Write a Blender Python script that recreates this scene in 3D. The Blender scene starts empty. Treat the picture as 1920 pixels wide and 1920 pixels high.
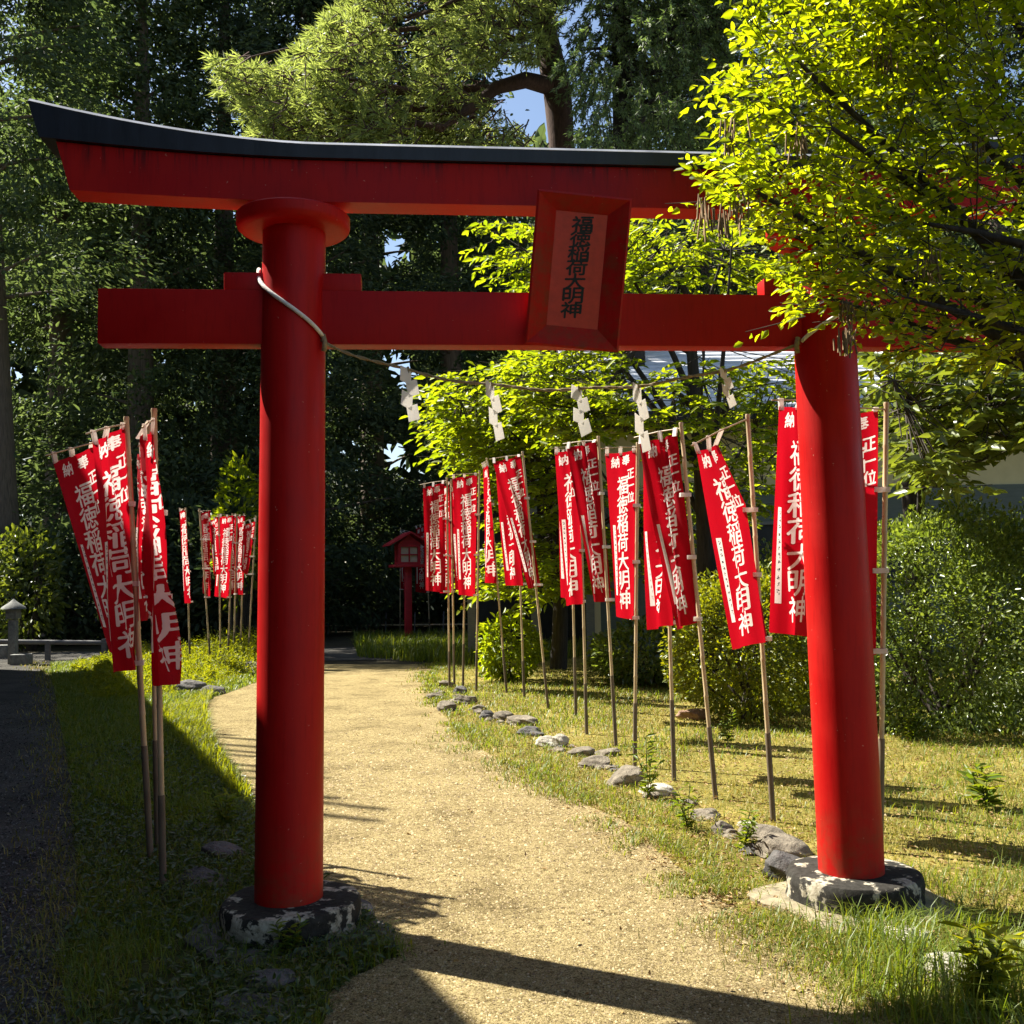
import bpy, bmesh, math, random
import numpy as np
from mathutils import Vector, Matrix
S = bpy.context.scene
C = S.collection
RNG = np.random.default_rng(11)
random.seed(5)
R_ = math.radians

# ------------------------------------------------------------------ camera
FPX, HORIZ, CAMH, ROLL = 1920.0, 1085.0, 1.55, 0.018
PITCH = math.atan((HORIZ-960)/FPX)
cF = np.array([0, math.cos(PITCH), math.sin(PITCH)])
_u0 = np.array([0, -math.sin(PITCH), math.cos(PITCH)]); _r0 = np.array([1.0, 0, 0])
cR = _r0*math.cos(ROLL)-_u0*math.sin(ROLL)
cU = _u0*math.cos(ROLL)+_r0*math.sin(ROLL)
cO = np.array([0, 0, CAMH])
cam_d = bpy.data.cameras.new('camera'); cam = bpy.data.objects.new('camera', cam_d); C.objects.link(cam)
cam_d.sensor_width = 36; cam_d.lens = 36.0*FPX/1920; cam_d.clip_end = 1500; cam_d.clip_start = 0.05
cam.matrix_world = Matrix(((cR[0], cU[0], -cF[0], cO[0]), (cR[1], cU[1], -cF[1], cO[1]), (cR[2], cU[2], -cF[2], cO[2]), (0, 0, 0, 1)))
S.camera = cam

# ------------------------------------------------------------------ sky, sun, exposure
SUN_EL, SUN_AZ = R_(50), math.atan2(-0.88, 0.475)      # azimuth clockwise from +Y
W = bpy.data.worlds.new('World'); S.world = W; W.use_nodes = True
nt = W.node_tree; bg = nt.nodes['Background']
sky = nt.nodes.new('ShaderNodeTexSky'); sky.sky_type = 'NISHITA'; sky.sun_disc = False
sky.sun_elevation = SUN_EL; sky.sun_rotation = SUN_AZ
nt.links.new(sky.outputs[0], bg.inputs[0]); bg.inputs[1].default_value = 0.058
sd = bpy.data.lights.new('sun', 'SUN'); sd.energy = 5.0; sd.angle = R_(0.5); sd.color = (1.0, 0.96, 0.87)
sun = bpy.data.objects.new('sun', sd); C.objects.link(sun)
SD = Vector((math.sin(SUN_AZ)*math.cos(SUN_EL), math.cos(SUN_AZ)*math.cos(SUN_EL), math.sin(SUN_EL)))
sun.rotation_euler = SD.to_track_quat('Z', 'Y').to_euler()
sun.location = (-8, 4, 14)
S.view_settings.view_transform = 'Standard'; S.view_settings.look = 'None'
S.view_settings.gamma = 1; S.view_settings.exposure = 1.7
S.render.engine = 'CYCLES'
S.cycles.max_bounces = 6; S.cycles.diffuse_bounces = 3; S.cycles.transmission_bounces = 3; S.cycles.transparent_max_bounces = 4
S.cycles.caustics_reflective = False; S.cycles.caustics_refractive = False
S.cycles.use_denoising = True

# ------------------------------------------------------------------ camera geometry helpers
def ray(x, y):
    return cF+cR*((x-960)/FPX)-cU*((y-960)/FPX)
def G(x, y, z=0.0):                       # pixel of the photo (1920 wide) -> point on the ground
    r = ray(x, y); return cO+r*((z-CAMH)/r[2])
def P(x, y, Y):                           # pixel -> point at distance Y
    r = ray(x, y); return cO+r*(Y/r[1])
def proj(q):
    d = np.asarray(q, float)-cO; w = d@cF
    return 960+FPX*(d@cR)/w, 960-FPX*(d@cU)/w
def nz(v):
    v = np.asarray(v, float); return v/np.maximum(np.linalg.norm(v, axis=-1, keepdims=True), 1e-9)
def inpoly(px, py, poly):
    px = np.asarray(px); py = np.asarray(py); ins = np.zeros(px.shape, bool)
    n = len(poly)
    for i in range(n):
        x1, y1 = poly[i][:2]; x2, y2 = poly[(i+1) % n][:2]
        c = ((y1 > py) != (y2 > py)) & (px < (x2-x1)*(py-y1)/((y2-y1) if y2 != y1 else 1e-9)+x1)
        ins ^= c
    return ins
def vnoise(x, y, s=1.0, seed=0):          # cheap smooth value noise
    x = np.asarray(x)*s+seed*17.3; y = np.asarray(y)*s+seed*9.1
    def hsh(i, j):
        v = np.sin(i*127.1+j*311.7)*43758.5453; return v-np.floor(v)
    xi = np.floor(x); yi = np.floor(y); fx = x-xi; fy = y-yi
    fx = fx*fx*(3-2*fx); fy = fy*fy*(3-2*fy)
    a = hsh(xi, yi)*(1-fx)+hsh(xi+1, yi)*fx; b = hsh(xi, yi+1)*(1-fx)+hsh(xi+1, yi+1)*fx
    return a*(1-fy)+b*fy

# ------------------------------------------------------------------ materials
def mat(name, rough=0.6, spec=0.4):
    m = bpy.data.materials.new(name); m.use_nodes = True
    b = m.node_tree.nodes['Principled BSDF']
    b.inputs['Roughness'].default_value = rough; b.inputs['Specular IOR Level'].default_value = spec
    return m, m.node_tree.nodes, m.node_tree.links, b
def ramp(N, stops, interp='LINEAR'):
    r = N.new('ShaderNodeValToRGB'); e = r.color_ramp.elements; r.color_ramp.interpolation = interp
    while len(e) < len(stops): e.new(0.5)
    for k, (p, c) in enumerate(stops):
        e[k].position = p; e[k].color = (*c, 1)
    return r
def noise(N, L, scale, detail=6, rough=0.6, vec=None):
    n = N.new('ShaderNodeTexNoise'); n.inputs['Scale'].default_value = scale
    n.inputs['Detail'].default_value = detail; n.inputs['Roughness'].default_value = rough
    if vec is not None: L.new(vec, n.inputs['Vector'])
    return n
def coords(N, L, scale=None):
    t = N.new('ShaderNodeTexCoord')
    if scale is None: return t.outputs['Object']
    mp = N.new('ShaderNodeMapping'); mp.inputs['Scale'].default_value = scale
    L.new(t.outputs['Object'], mp.inputs[0]); return mp.outputs[0]
def bump(N, L, b, h, strength=0.4, dist=0.02):
    bn = N.new('ShaderNodeBump'); bn.inputs['Strength'].default_value = strength; bn.inputs['Distance'].default_value = dist
    L.new(h, bn.inputs['Height']); L.new(bn.outputs[0], b.inputs['Normal'])
def plain(name, col, rough=0.6, var=0.25, scale=6, spec=0.4, bmp=0.15, stretch=None):
    m, N, L, b = mat(name, rough, spec)
    n = noise(N, L, scale, 8, 0.65, coords(N, L, stretch))
    lo = tuple(c*(1-var) for c in col); hi = tuple(min(1, c*(1+var)) for c in col)
    r = ramp(N, [(0.3, lo), (0.7, hi)]); L.new(n.outputs['Fac'], r.inputs[0]); L.new(r.outputs[0], b.inputs['Base Color'])
    if bmp: bump(N, L, b, n.outputs['Fac'], bmp, 0.01)
    return m
def leafmat(name, cols, trans=0.4, tcol=None, rough=0.45, spec=0.4):
    m, N, L, b = mat(name, rough, spec)
    g = N.new('ShaderNodeNewGeometry')
    k = len(cols); r = ramp(N, [(i/(k-1) if k > 1 else 0, c) for i, c in enumerate(cols)])
    L.new(g.outputs['Random Per Island'], r.inputs[0]); L.new(r.outputs[0], b.inputs['Base Color'])
    if trans:
        t = N.new('ShaderNodeBsdfTranslucent'); mx = N.new('ShaderNodeMixShader'); mx.inputs[0].default_value = trans
        tc = N.new('ShaderNodeMix'); tc.data_type = 'RGBA'; tc.blend_type = 'MULTIPLY'; tc.inputs[0].default_value = 1
        L.new(r.outputs[0], tc.inputs[6]); tc.inputs[7].default_value = (*(tcol or (1.6, 1.5, 0.5)), 1)
        L.new(tc.outputs[2], t.inputs[0]); L.new(b.outputs[0], mx.inputs[1]); L.new(t.outputs[0], mx.inputs[2])
        L.new(mx.outputs[0], N['Material Output'].inputs[0])
    return m
M = {}
# vermilion paint: weathered, faint runs and chips
m, N, L, b = mat('vermilion_paint', 0.5, 0.16)
n1 = noise(N, L, 2.2, 5, 0.6, coords(N, L)); n2 = noise(N, L, 9, 6, 0.7, coords(N, L, (6, 6, 0.6)))
r1 = ramp(N, [(0.3, (0.36, 0.004, 0.005)), (0.7, (0.46, 0.009, 0.006))]); L.new(n1.outputs['Fac'], r1.inputs[0])
mx = N.new('ShaderNodeMix'); mx.data_type = 'RGBA'; mx.blend_type = 'MULTIPLY'
r2 = ramp(N, [(0.3, (0.72, 0.7, 0.7)), (0.5, (1, 1, 1))]); L.new(n2.outputs['Fac'], r2.inputs[0])
mx.inputs[0].default_value = 0.7; L.new(r1.outputs[0], mx.inputs[6]); L.new(r2.outputs[0], mx.inputs[7]); # dark runs below the cap beam, earth splashed on the pillar feet, small chips
sx = N.new('ShaderNodeSeparateXYZ'); L.new(coords(N, L), sx.inputs[0])
def zmask(lo, hi):
    q = N.new('ShaderNodeMapRange'); q.inputs[1].default_value = lo; q.inputs[2].default_value = hi; L.new(sx.outputs[2], q.inputs[0]); return q.outputs[0]
def mul(a, c):
    q = N.new('ShaderNodeMath'); q.operation = 'MULTIPLY'; L.new(a, q.inputs[0]); L.new(c, q.inputs[1]); return q.outputs[0]
nd = noise(N, L, 1.0, 4, 0.7, coords(N, L, (26, 26, 1.2))); nk = noise(N, L, 14, 6, 0.7, coords(N, L)); nc = noise(N, L, 55, 3, 0.5, coords(N, L))
rd = ramp(N, [(0.52, (0, 0, 0)), (0.62, (1, 1, 1))]); L.new(nd.outputs['Fac'], rd.inputs[0])
rk = ramp(N, [(0.42, (0, 0, 0)), (0.62, (1, 1, 1))]); L.new(nk.outputs['Fac'], rk.inputs[0])
rc = ramp(N, [(0.735, (0, 0, 0)), (0.75, (1, 1, 1))]); L.new(nc.outputs['Fac'], rc.inputs[0])
last = mx.outputs[2]
for msk, col, amt in ((mul(zmask(3.38, 3.50), rd.outputs[0]), (0.03, 0.008, 0.008), 0.75), (mul(zmask(0.55, 0.14), rk.outputs[0]), (0.14, 0.05, 0.022), 0.55), (rc.outputs[0], (0.50, 0.22, 0.16), 0.8)):
    k_ = N.new('ShaderNodeMath'); k_.operation = 'MULTIPLY'; k_.inputs[1].default_value = amt; L.new(msk, k_.inputs[0])
    q = N.new('ShaderNodeMix'); q.data_type = 'RGBA'; L.new(k_.outputs[0], q.inputs[0]); L.new(last, q.inputs[6]); q.inputs[7].default_value = (*col, 1); last = q.outputs[2]
L.new(last, b.inputs['Base Color'])
rr = ramp(N, [(0.3, (0.34,)*3), (0.75, (0.6,)*3)]); L.new(n1.outputs['Fac'], rr.inputs[0]); L.new(rr.outputs[0], b.inputs['Roughness'])
bump(N, L, b, n2.outputs['Fac'], 0.06, 0.01); M['red'] = m
M['redpanel'] = plain('plaque_panel_paint', (0.55, 0.045, 0.022), 0.5, 0.15, 20)
M['reddark'] = plain('lantern_paint', (0.44, 0.015, 0.028), 0.5, 0.2, 8)
M['black'] = plain('black_roof_metal', (0.014, 0.016, 0.022), 0.42, 0.5, 5, stretch=(3, 3, 0.5))
M['edge_glint'] = plain('worn_edge_glint', (0.34, 0.34, 0.36), 0.35, 0.6, 3, spec=0.6)  # pale colour stands in for sun glint on the cap beam's worn edge
M['ink'] = plain('black_ink', (0.01, 0.009, 0.009), 0.6, 0.2, 30)
# old concrete with peeled white wash
m, N, L, b = mat('peeling_concrete', 0.9, 0.2)
n1 = noise(N, L, 9, 8, 0.62, coords(N, L)); n2 = noise(N, L, 34, 6, 0.7, coords(N, L))
r1 = ramp(N, [(0.535, (0.035, 0.032, 0.026)), (0.575, (0.46, 0.41, 0.31))]); L.new(n1.outputs['Fac'], r1.inputs[0])
r2 = ramp(N, [(0.35, (0.45, 0.43, 0.38)), (0.6, (1, 1, 1))]); L.new(n2.outputs['Fac'], r2.inputs[0])
mx = N.new('ShaderNodeMix'); mx.data_type = 'RGBA'; mx.blend_type = 'MULTIPLY'; mx.inputs[0].default_value = 1
L.new(r1.outputs[0], mx.inputs[6]); L.new(r2.outputs[0], mx.inputs[7]); L.new(mx.outputs[2], b.inputs['Base Color'])
bump(N, L, b, n1.outputs['Fac'], 0.6, 0.02); M['concrete'] = m
M['slab'] = plain('worn_slab', (0.20, 0.165, 0.10), 0.95, 0.5, 14, bmp=0.5)
def rockmat(name, a, bcol):
    m, N, L, b = mat(name, 0.9, 0.25)
    n = noise(N, L, 7, 9, 0.68, coords(N, L)); r = ramp(N, [(0.32, a), (0.66, bcol)])
    L.new(n.outputs['Fac'], r.inputs[0]); L.new(r.outputs[0], b.inputs['Base Color']); bump(N, L, b, n.outputs['Fac'], 1.0, 0.05)
    return m
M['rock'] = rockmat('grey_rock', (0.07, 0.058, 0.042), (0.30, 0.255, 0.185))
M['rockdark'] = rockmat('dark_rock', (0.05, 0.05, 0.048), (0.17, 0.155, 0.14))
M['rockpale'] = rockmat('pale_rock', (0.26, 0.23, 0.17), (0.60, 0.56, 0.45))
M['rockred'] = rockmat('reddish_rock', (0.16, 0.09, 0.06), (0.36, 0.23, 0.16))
# gravel path
m, N, L, b = mat('sandy_gravel', 0.95, 0.15)
co = coords(N, L)
n1 = noise(N, L, 130, 4, 0.75, co); n2 = noise(N, L, 1.7, 8, 0.7, co); n3 = noise(N, L, 26, 6, 0.75, co)
r1 = ramp(N, [(0.37, (0.07, 0.05, 0.02)), (0.475, (0.39, 0.30, 0.135)), (0.68, (0.60, 0.49, 0.255))]); L.new(n1.outputs['Fac'], r1.inputs[0])
r2 = ramp(N, [(0.34, (0.60, 0.58, 0.52)), (0.48, (0.95, 0.94, 0.9)), (0.66, (1.14, 1.14, 1.10))]); L.new(n2.outputs['Fac'], r2.inputs[0])
r3 = ramp(N, [(0.36, (0.5, 0.47, 0.40)), (0.5, (1, 1, 1))]); L.new(n3.outputs['Fac'], r3.inputs[0])
mx = N.new('ShaderNodeMix'); mx.data_type = 'RGBA'; mx.blend_type = 'MULTIPLY'; mx.inputs[0].default_value = 1
L.new(r1.outputs[0], mx.inputs[6]); L.new(r2.outputs[0], mx.inputs[7])
n4 = noise(N, L, 62, 3, 0.6, co); r4 = ramp(N, [(0.33, (0.42, 0.38, 0.30)), (0.42, (1, 1, 1)), (0.62, (1, 1, 1)), (0.72, (1.25, 1.22, 1.12))]); L.new(n4.outputs['Fac'], r4.inputs[0])
mx4 = N.new('ShaderNodeMix'); mx4.data_type = 'RGBA'; mx4.blend_type = 'MULTIPLY'; mx4.inputs[0].default_value = 1; L.new(mx.outputs[2], mx4.inputs[6]); L.new(r4.outputs[0], mx4.inputs[7]); mx = mx4
mx2 = N.new('ShaderNodeMix'); mx2.data_type = 'RGBA'; mx2.blend_type = 'MULTIPLY'; mx2.inputs[0].default_value = 1
L.new(mx.outputs[2], mx2.inputs[6]); L.new(r3.outputs[0], mx2.inputs[7]); L.new(mx2.outputs[2], b.inputs['Base Color'])
ad = N.new('ShaderNodeMath'); ad.operation = 'ADD'; L.new(n1.outputs['Fac'], ad.inputs[0]); L.new(n3.outputs['Fac'], ad.inputs[1])
bump(N, L, b, ad.outputs[0], 1.0, 0.02); M['path'] = m
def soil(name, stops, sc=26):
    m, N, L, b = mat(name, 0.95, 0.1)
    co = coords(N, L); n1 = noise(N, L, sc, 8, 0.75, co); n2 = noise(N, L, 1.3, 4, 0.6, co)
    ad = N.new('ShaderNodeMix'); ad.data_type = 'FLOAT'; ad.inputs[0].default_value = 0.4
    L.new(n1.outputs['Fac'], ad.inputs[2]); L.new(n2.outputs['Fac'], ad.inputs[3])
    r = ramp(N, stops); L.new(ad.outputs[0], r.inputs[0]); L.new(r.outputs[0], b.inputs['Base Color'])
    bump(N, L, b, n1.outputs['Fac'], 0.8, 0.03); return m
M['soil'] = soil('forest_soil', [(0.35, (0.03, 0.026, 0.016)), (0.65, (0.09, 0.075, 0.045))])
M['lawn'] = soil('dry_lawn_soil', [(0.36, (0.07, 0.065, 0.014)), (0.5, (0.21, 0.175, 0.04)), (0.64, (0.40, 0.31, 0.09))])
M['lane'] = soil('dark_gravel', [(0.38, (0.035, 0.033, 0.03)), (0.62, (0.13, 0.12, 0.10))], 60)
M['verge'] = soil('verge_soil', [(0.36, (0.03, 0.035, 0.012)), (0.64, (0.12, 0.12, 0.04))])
# cloth
def clothmat(name, col, tr, tcol):
    m, N, L, b = mat(name, 0.75, 0.15); n = noise(N, L, 3, 4, 0.5, coords(N, L))
    r = ramp(N, [(0.3, tuple(c*0.85 for c in col)), (0.7, col)]); L.new(n.outputs['Fac'], r.inputs[0]); L.new(r.outputs[0], b.inputs['Base Color'])
    t = N.new('ShaderNodeBsdfTranslucent'); t.inputs[0].default_value = (*tcol, 1); mx = N.new('ShaderNodeMixShader'); mx.inputs[0].default_value = tr
    L.new(b.outputs[0], mx.inputs[1]); L.new(t.outputs[0], mx.inputs[2]); L.new(mx.outputs[0], N['Material Output'].inputs[0]); return m
M['cloth'] = clothmat('red_banner_cloth', (0.40, 0.003, 0.012), 0.40, (0.52, 0.004, 0.014))
M['white'] = clothmat('white_banner_print', (0.85, 0.79, 0.73), 0.45, (0.85, 0.78, 0.72))
M['paper'] = clothmat('white_paper', (0.9, 0.88, 0.84), 0.5, (0.92, 0.88, 0.82))
M['bamboo'] = plain('pale_bamboo', (0.46, 0.35, 0.20), 0.45, 0.3, 9, bmp=0.1, stretch=(1, 1, 0.3))
M['stake'] = plain('weathered_stake', (0.13, 0.10, 0.065), 0.7, 0.4, 12, bmp=0.3, stretch=(1, 1, 0.3))
M['rope'] = plain('straw_rope', (0.30, 0.22, 0.12), 0.9, 0.3, 60, bmp=0.6)
M['cord'] = plain('white_cord', (0.74, 0.68, 0.60), 0.8, 0.15, 60, bmp=0.5)
M['bark'] = plain('dark_bark', (0.035, 0.028, 0.022), 0.95, 0.6, 9, bmp=1.0, stretch=(4, 4, 0.5))
M['barkred'] = plain('pine_bark', (0.07, 0.038, 0.026), 0.95, 0.5, 9, bmp=1.0, stretch=(3, 3, 0.8))
M['barkgrey'] = plain('cedar_bark', (0.15, 0.115, 0.085), 0.95, 0.6, 8, bmp=1.0, stretch=(5, 5, 0.25))
M['twig'] = plain('twig_bark', (0.05, 0.04, 0.028), 0.9, 0.4, 20)
M['drytwig'] = plain('dry_catkin', (0.20, 0.13, 0.06), 0.9, 0.4, 20)
M['wall_b'] = plain('beige_render', (0.55, 0.46, 0.24), 0.9, 0.08, 3, bmp=0.05)
M['wall_g'] = plain('grey_green_boards', (0.10, 0.115, 0.095), 0.8, 0.15, 5, stretch=(1, 1, 8))
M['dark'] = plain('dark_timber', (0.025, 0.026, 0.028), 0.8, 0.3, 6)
M['greyboard'] = plain('grey_timber', (0.16, 0.155, 0.15), 0.85, 0.25, 8, stretch=(1, 1, 6))
M['roofm'] = plain('pale_metal_roof', (0.62, 0.63, 0.66), 0.38, 0.12, 4)
M['pane'] = plain('paper_pane', (0.55, 0.47, 0.36), 0.6, 0.1, 10)
M['stone'] = plain('mossy_granite', (0.20, 0.20, 0.18), 0.9, 0.4, 14, bmp=0.5)
# foliage
M['l_front'] = leafmat('sunny_broad_leaf', [(0.08, 0.12, 0.008), (0.16, 0.20, 0.012), (0.24, 0.265, 0.014), (0.12, 0.165, 0.010)], 0.6, (2.7, 2.5, 0.4), 0.35, 0.5)
M['l_mid'] = leafmat('yellow_green_leaf', [(0.09, 0.14, 0.012), (0.20, 0.24, 0.018), (0.13, 0.18, 0.014)], 0.55, (2.4, 2.2, 0.4), 0.42)
M['l_back'] = leafmat('grey_green_leaf', [(0.06, 0.09, 0.016), (0.15, 0.18, 0.035), (0.09, 0.12, 0.022)], 0.42, (1.9, 1.8, 0.6), 0.33, 0.6)
M['l_shrub'] = leafmat('clipped_shrub_leaf', [(0.06, 0.095, 0.02), (0.19, 0.23, 0.06), (0.11, 0.15, 0.036)], 0.45, (1.7, 1.7, 0.5), 0.30, 0.6)
M['l_shruby'] = leafmat('yellow_shrub_leaf', [(0.08, 0.12, 0.012), (0.22, 0.24, 0.018), (0.11, 0.15, 0.014)], 0.45, (2.0, 1.7, 0.4), 0.36, 0.5)
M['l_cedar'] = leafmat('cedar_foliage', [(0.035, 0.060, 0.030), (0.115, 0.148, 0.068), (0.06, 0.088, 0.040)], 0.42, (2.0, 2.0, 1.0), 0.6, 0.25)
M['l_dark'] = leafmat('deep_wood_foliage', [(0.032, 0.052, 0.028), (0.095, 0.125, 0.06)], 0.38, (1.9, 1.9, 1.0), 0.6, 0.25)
M['l_pine'] = leafmat('pine_needle', [(0.17, 0.22, 0.06), (0.32, 0.36, 0.12), (0.24, 0.285, 0.085)], 0.5, (1.5, 1.5, 0.9), 0.5, 0.3)
M['l_spruce'] = leafmat('spruce_needle', [(0.07, 0.11, 0.045), (0.17, 0.22, 0.09), (0.11, 0.155, 0.065)], 0.38, (1.7, 1.8, 0.9), 0.5, 0.3)
M['g_dry'] = leafmat('dry_lawn_blade', [(0.33, 0.25, 0.06), (0.22, 0.21, 0.03), (0.13, 0.165, 0.016), (0.38, 0.29, 0.08)], 0.3, (1.3, 1.2, 0.6), 0.55, 0.3)
M['g_green'] = leafmat('fresh_grass_blade', [(0.07, 0.12, 0.012), (0.13, 0.18, 0.018), (0.19, 0.21, 0.035)], 0.45, (2.0, 1.8, 0.5), 0.45, 0.35)
M['g_tall'] = leafmat('tall_weed_blade', [(0.10, 0.14, 0.012), (0.20, 0.22, 0.02), (0.14, 0.18, 0.016)], 0.5, (2.2, 1.9, 0.4), 0.5, 0.3)
M['g_cover'] = leafmat('ground_cover_leaf', [(0.035, 0.06, 0.016), (0.07, 0.10, 0.03), (0.05, 0.075, 0.022)], 0.3, (1.8, 1.7, 0.6), 0.4, 0.45)
M['litter'] = leafmat('dry_leaf_litter', [(0.22, 0.13, 0.05), (0.36, 0.25, 0.10), (0.14, 0.08, 0.035), (0.45, 0.36, 0.20)], 0.15, (1.2, 1, 0.7), 0.7, 0.2)
M['chips'] = leafmat('lane_gravel_chip', [(0.03, 0.03, 0.028), (0.13, 0.125, 0.115), (0.22, 0.20, 0.17), (0.06, 0.055, 0.05)], 0, None, 0.9, 0.2)
M['pebble'] = leafmat('path_pebble', [(0.06, 0.042, 0.022), (0.30, 0.22, 0.11), (0.46, 0.37, 0.21), (0.14, 0.10, 0.055)], 0, None, 0.9, 0.2)

# ------------------------------------------------------------------ object helpers
def tag(o, label=None, cat=None, group=None, kind=None):
    if label: o['label'] = label
    if cat: o['category'] = cat
    if group: o['group'] = group
    if kind: o['kind'] = kind
    return o
def thing(name, label, cat, loc=(0, 0, 0), group=None, rz=0):
    o = bpy.data.objects.new(name, None); C.objects.link(o); o.location = loc; o.rotation_euler = (0, 0, rz); o.empty_display_size = 0.1
    return tag(o, label, cat, group)
def link(name, me, material, parent=None, smooth=None):
    if material is not None: me.materials.append(material)
    if smooth is not None:
        me.polygons.foreach_set('use_smooth', [True]*len(me.polygons))
        if smooth < 3: me.set_sharp_from_angle(angle=smooth)
    o = bpy.data.objects.new(name, me); C.objects.link(o)
    if parent is not None: o.parent = parent
    return o
class MB:                                  # collects simple solids into one mesh
    def __init__(s): s.v = []; s.f = []
    def add(s, v, f):
        k = len(s.v); s.v += [tuple(map(float, p)) for p in v]; s.f += [tuple(i+k for i in q) for q in f]; return s
    def box(s, c, d, rot=None, bev=0.0):
        bm = bmesh.new(); bmesh.ops.create_cube(bm, size=1)
        bmesh.ops.scale(bm, vec=Vector(d), verts=bm.verts)
        if bev: bmesh.ops.bevel(bm, geom=bm.edges[:], offset=bev, segments=2, affect='EDGES', profile=0.6)
        if rot is not None: bmesh.ops.rotate(bm, cent=(0, 0, 0), matrix=rot, verts=bm.verts)
        bm.verts.index_update()
        s.add([v.co+Vector(c) for v in bm.verts], [[v.index for v in f.verts] for f in bm.faces]); bm.free(); return s
    def tube(s, pts, rad, n=10, cap=True):
        pts = np.asarray(pts, float); k = len(pts)
        rad = np.broadcast_to(np.asarray(rad, float), (k,))
        t = np.gradient(pts, axis=0); t = nz(t)
        ref = np.array([0.0, 0, 1]) if abs(t[0][2]) < 0.9 else np.array([1.0, 0, 0])
        V = []; u = nz(np.cross(t[0], ref))
        for i in range(k):
            u = nz(u-t[i]*np.dot(u, t[i])); w = np.cross(t[i], u)
            for j in range(n):
                a = 2*math.pi*j/n; V.append(pts[i]+rad[i]*(math.cos(a)*u+math.sin(a)*w))
        Fc = [(i*n+j, i*n+(j+1) % n, (i+1)*n+(j+1) % n, (i+1)*n+j) for i in range(k-1) for j in range(n)]
        if cap: Fc += [tuple(range(n))[::-1], tuple((k-1)*n+j for j in range(n))]
        return s.add(V, Fc)
    def lathe(s, prof, n=48, c=(0, 0, 0), wob=0.0):
        V = []; k = len(prof)
        for (r, z) in prof:
            for j in range(n):
                a = 2*math.pi*j/n; rr = r*(1+wob*math.sin(3*a+z*9)+wob*0.7*math.sin(7*a-z*17)); V.append((c[0]+rr*math.cos(a), c[1]+rr*math.sin(a), c[2]+z))
        Fc = [(i*n+j, i*n+(j+1) % n, (i+1)*n+(j+1) % n, (i+1)*n+j) for i in range(k-1) for j in range(n)]
        Fc += [tuple(range(n))[::-1], tuple((k-1)*n+j for j in range(n))]
        return s.add(V, Fc)
    def strip(s, secs):                    # loft between equal closed sections
        k = len(secs); n = len(secs[0]); V = [p for q in secs for p in q]
        Fc = [(i*n+j, i*n+(j+1) % n, (i+1)*n+(j+1) % n, (i+1)*n+j) for i in range(k-1) for j in range(n)]
        Fc += [tuple(range(n))[::-1], tuple((k-1)*n+j for j in range(n))]
        return s.add(V, Fc)
    def build(s, name, material, parent=None, smooth=0.7):
        me = bpy.data.meshes.new(name); me.from_pydata(s.v, [], s.f); 
        bm = bmesh.new(); bm.from_mesh(me); bmesh.ops.recalc_face_normals(bm, faces=bm.faces); bm.to_mesh(me); bm.free()
        return link(name, me, material, parent, smooth)
def npmesh(name, V, F):                    # F: (n,k) faces of equal size
    V = np.asarray(V, np.float32); F = np.asarray(F, np.int32)
    me = bpy.data.meshes.new(name); me.vertices.add(len(V)); me.vertices.foreach_set('co', V.ravel())
    n, k = F.shape; me.loops.add(n*k); me.loops.foreach_set('vertex_index', F.ravel())
    me.polygons.add(n); me.polygons.foreach_set('loop_start', np.arange(n, dtype=np.int32)*k)
    me.update(calc_edges=True); return me
def catmesh(name, parts):
    vs = []; fs = []; k = 0
    for V, F in parts:
        vs.append(V); fs.append(F+k); k += len(V)
    return npmesh(name, np.concatenate(vs), np.concatenate(fs))
def leaves(pos, ax, nr, Ln, Wd, fold=0.25):            # two folded quads per leaf
    n = len(pos); ax = nz(ax); sd_ = nz(np.cross(ax, nr)); nr = nz(np.cross(sd_, ax))
    Ln = np.broadcast_to(Ln, (n,))[:, None]; Wd = np.broadcast_to(Wd, (n,))[:, None]
    up = nr*Wd*fold
    b0 = pos; r1 = pos+ax*Ln*0.33+sd_*Wd*0.5+up; r2 = pos+ax*Ln*0.70+sd_*Wd*0.36+up*0.6; tp = pos+ax*Ln-nr*Ln*0.08
    l1 = pos+ax*Ln*0.33-sd_*Wd*0.5+up; l2 = pos+ax*Ln*0.70-sd_*Wd*0.36+up*0.6
    V = np.stack([b0, r1, r2, tp, l2, l1], 1).reshape(-1, 3)
    i = np.arange(n)[:, None]*6
    return V, np.concatenate([i+np.array([[0, 1, 2, 3]]), i+np.array([[0, 3, 4, 5]])], 0)
def diamonds(pos, ax, nr, Ln, Wd):
    n = len(pos); ax = nz(ax); sd_ = nz(np.cross(ax, nr))
    Ln = np.broadcast_to(Ln, (n,))[:, None]; Wd = np.broadcast_to(Wd, (n,))[:, None]
    V = np.stack([pos, pos+ax*Ln*0.45+sd_*Wd*0.5, pos+ax*Ln, pos+ax*Ln*0.45-sd_*Wd*0.5], 1).reshape(-1, 3)
    return V, np.arange(n)[:, None]*4+np.array([[0, 1, 2, 3]])
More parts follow.
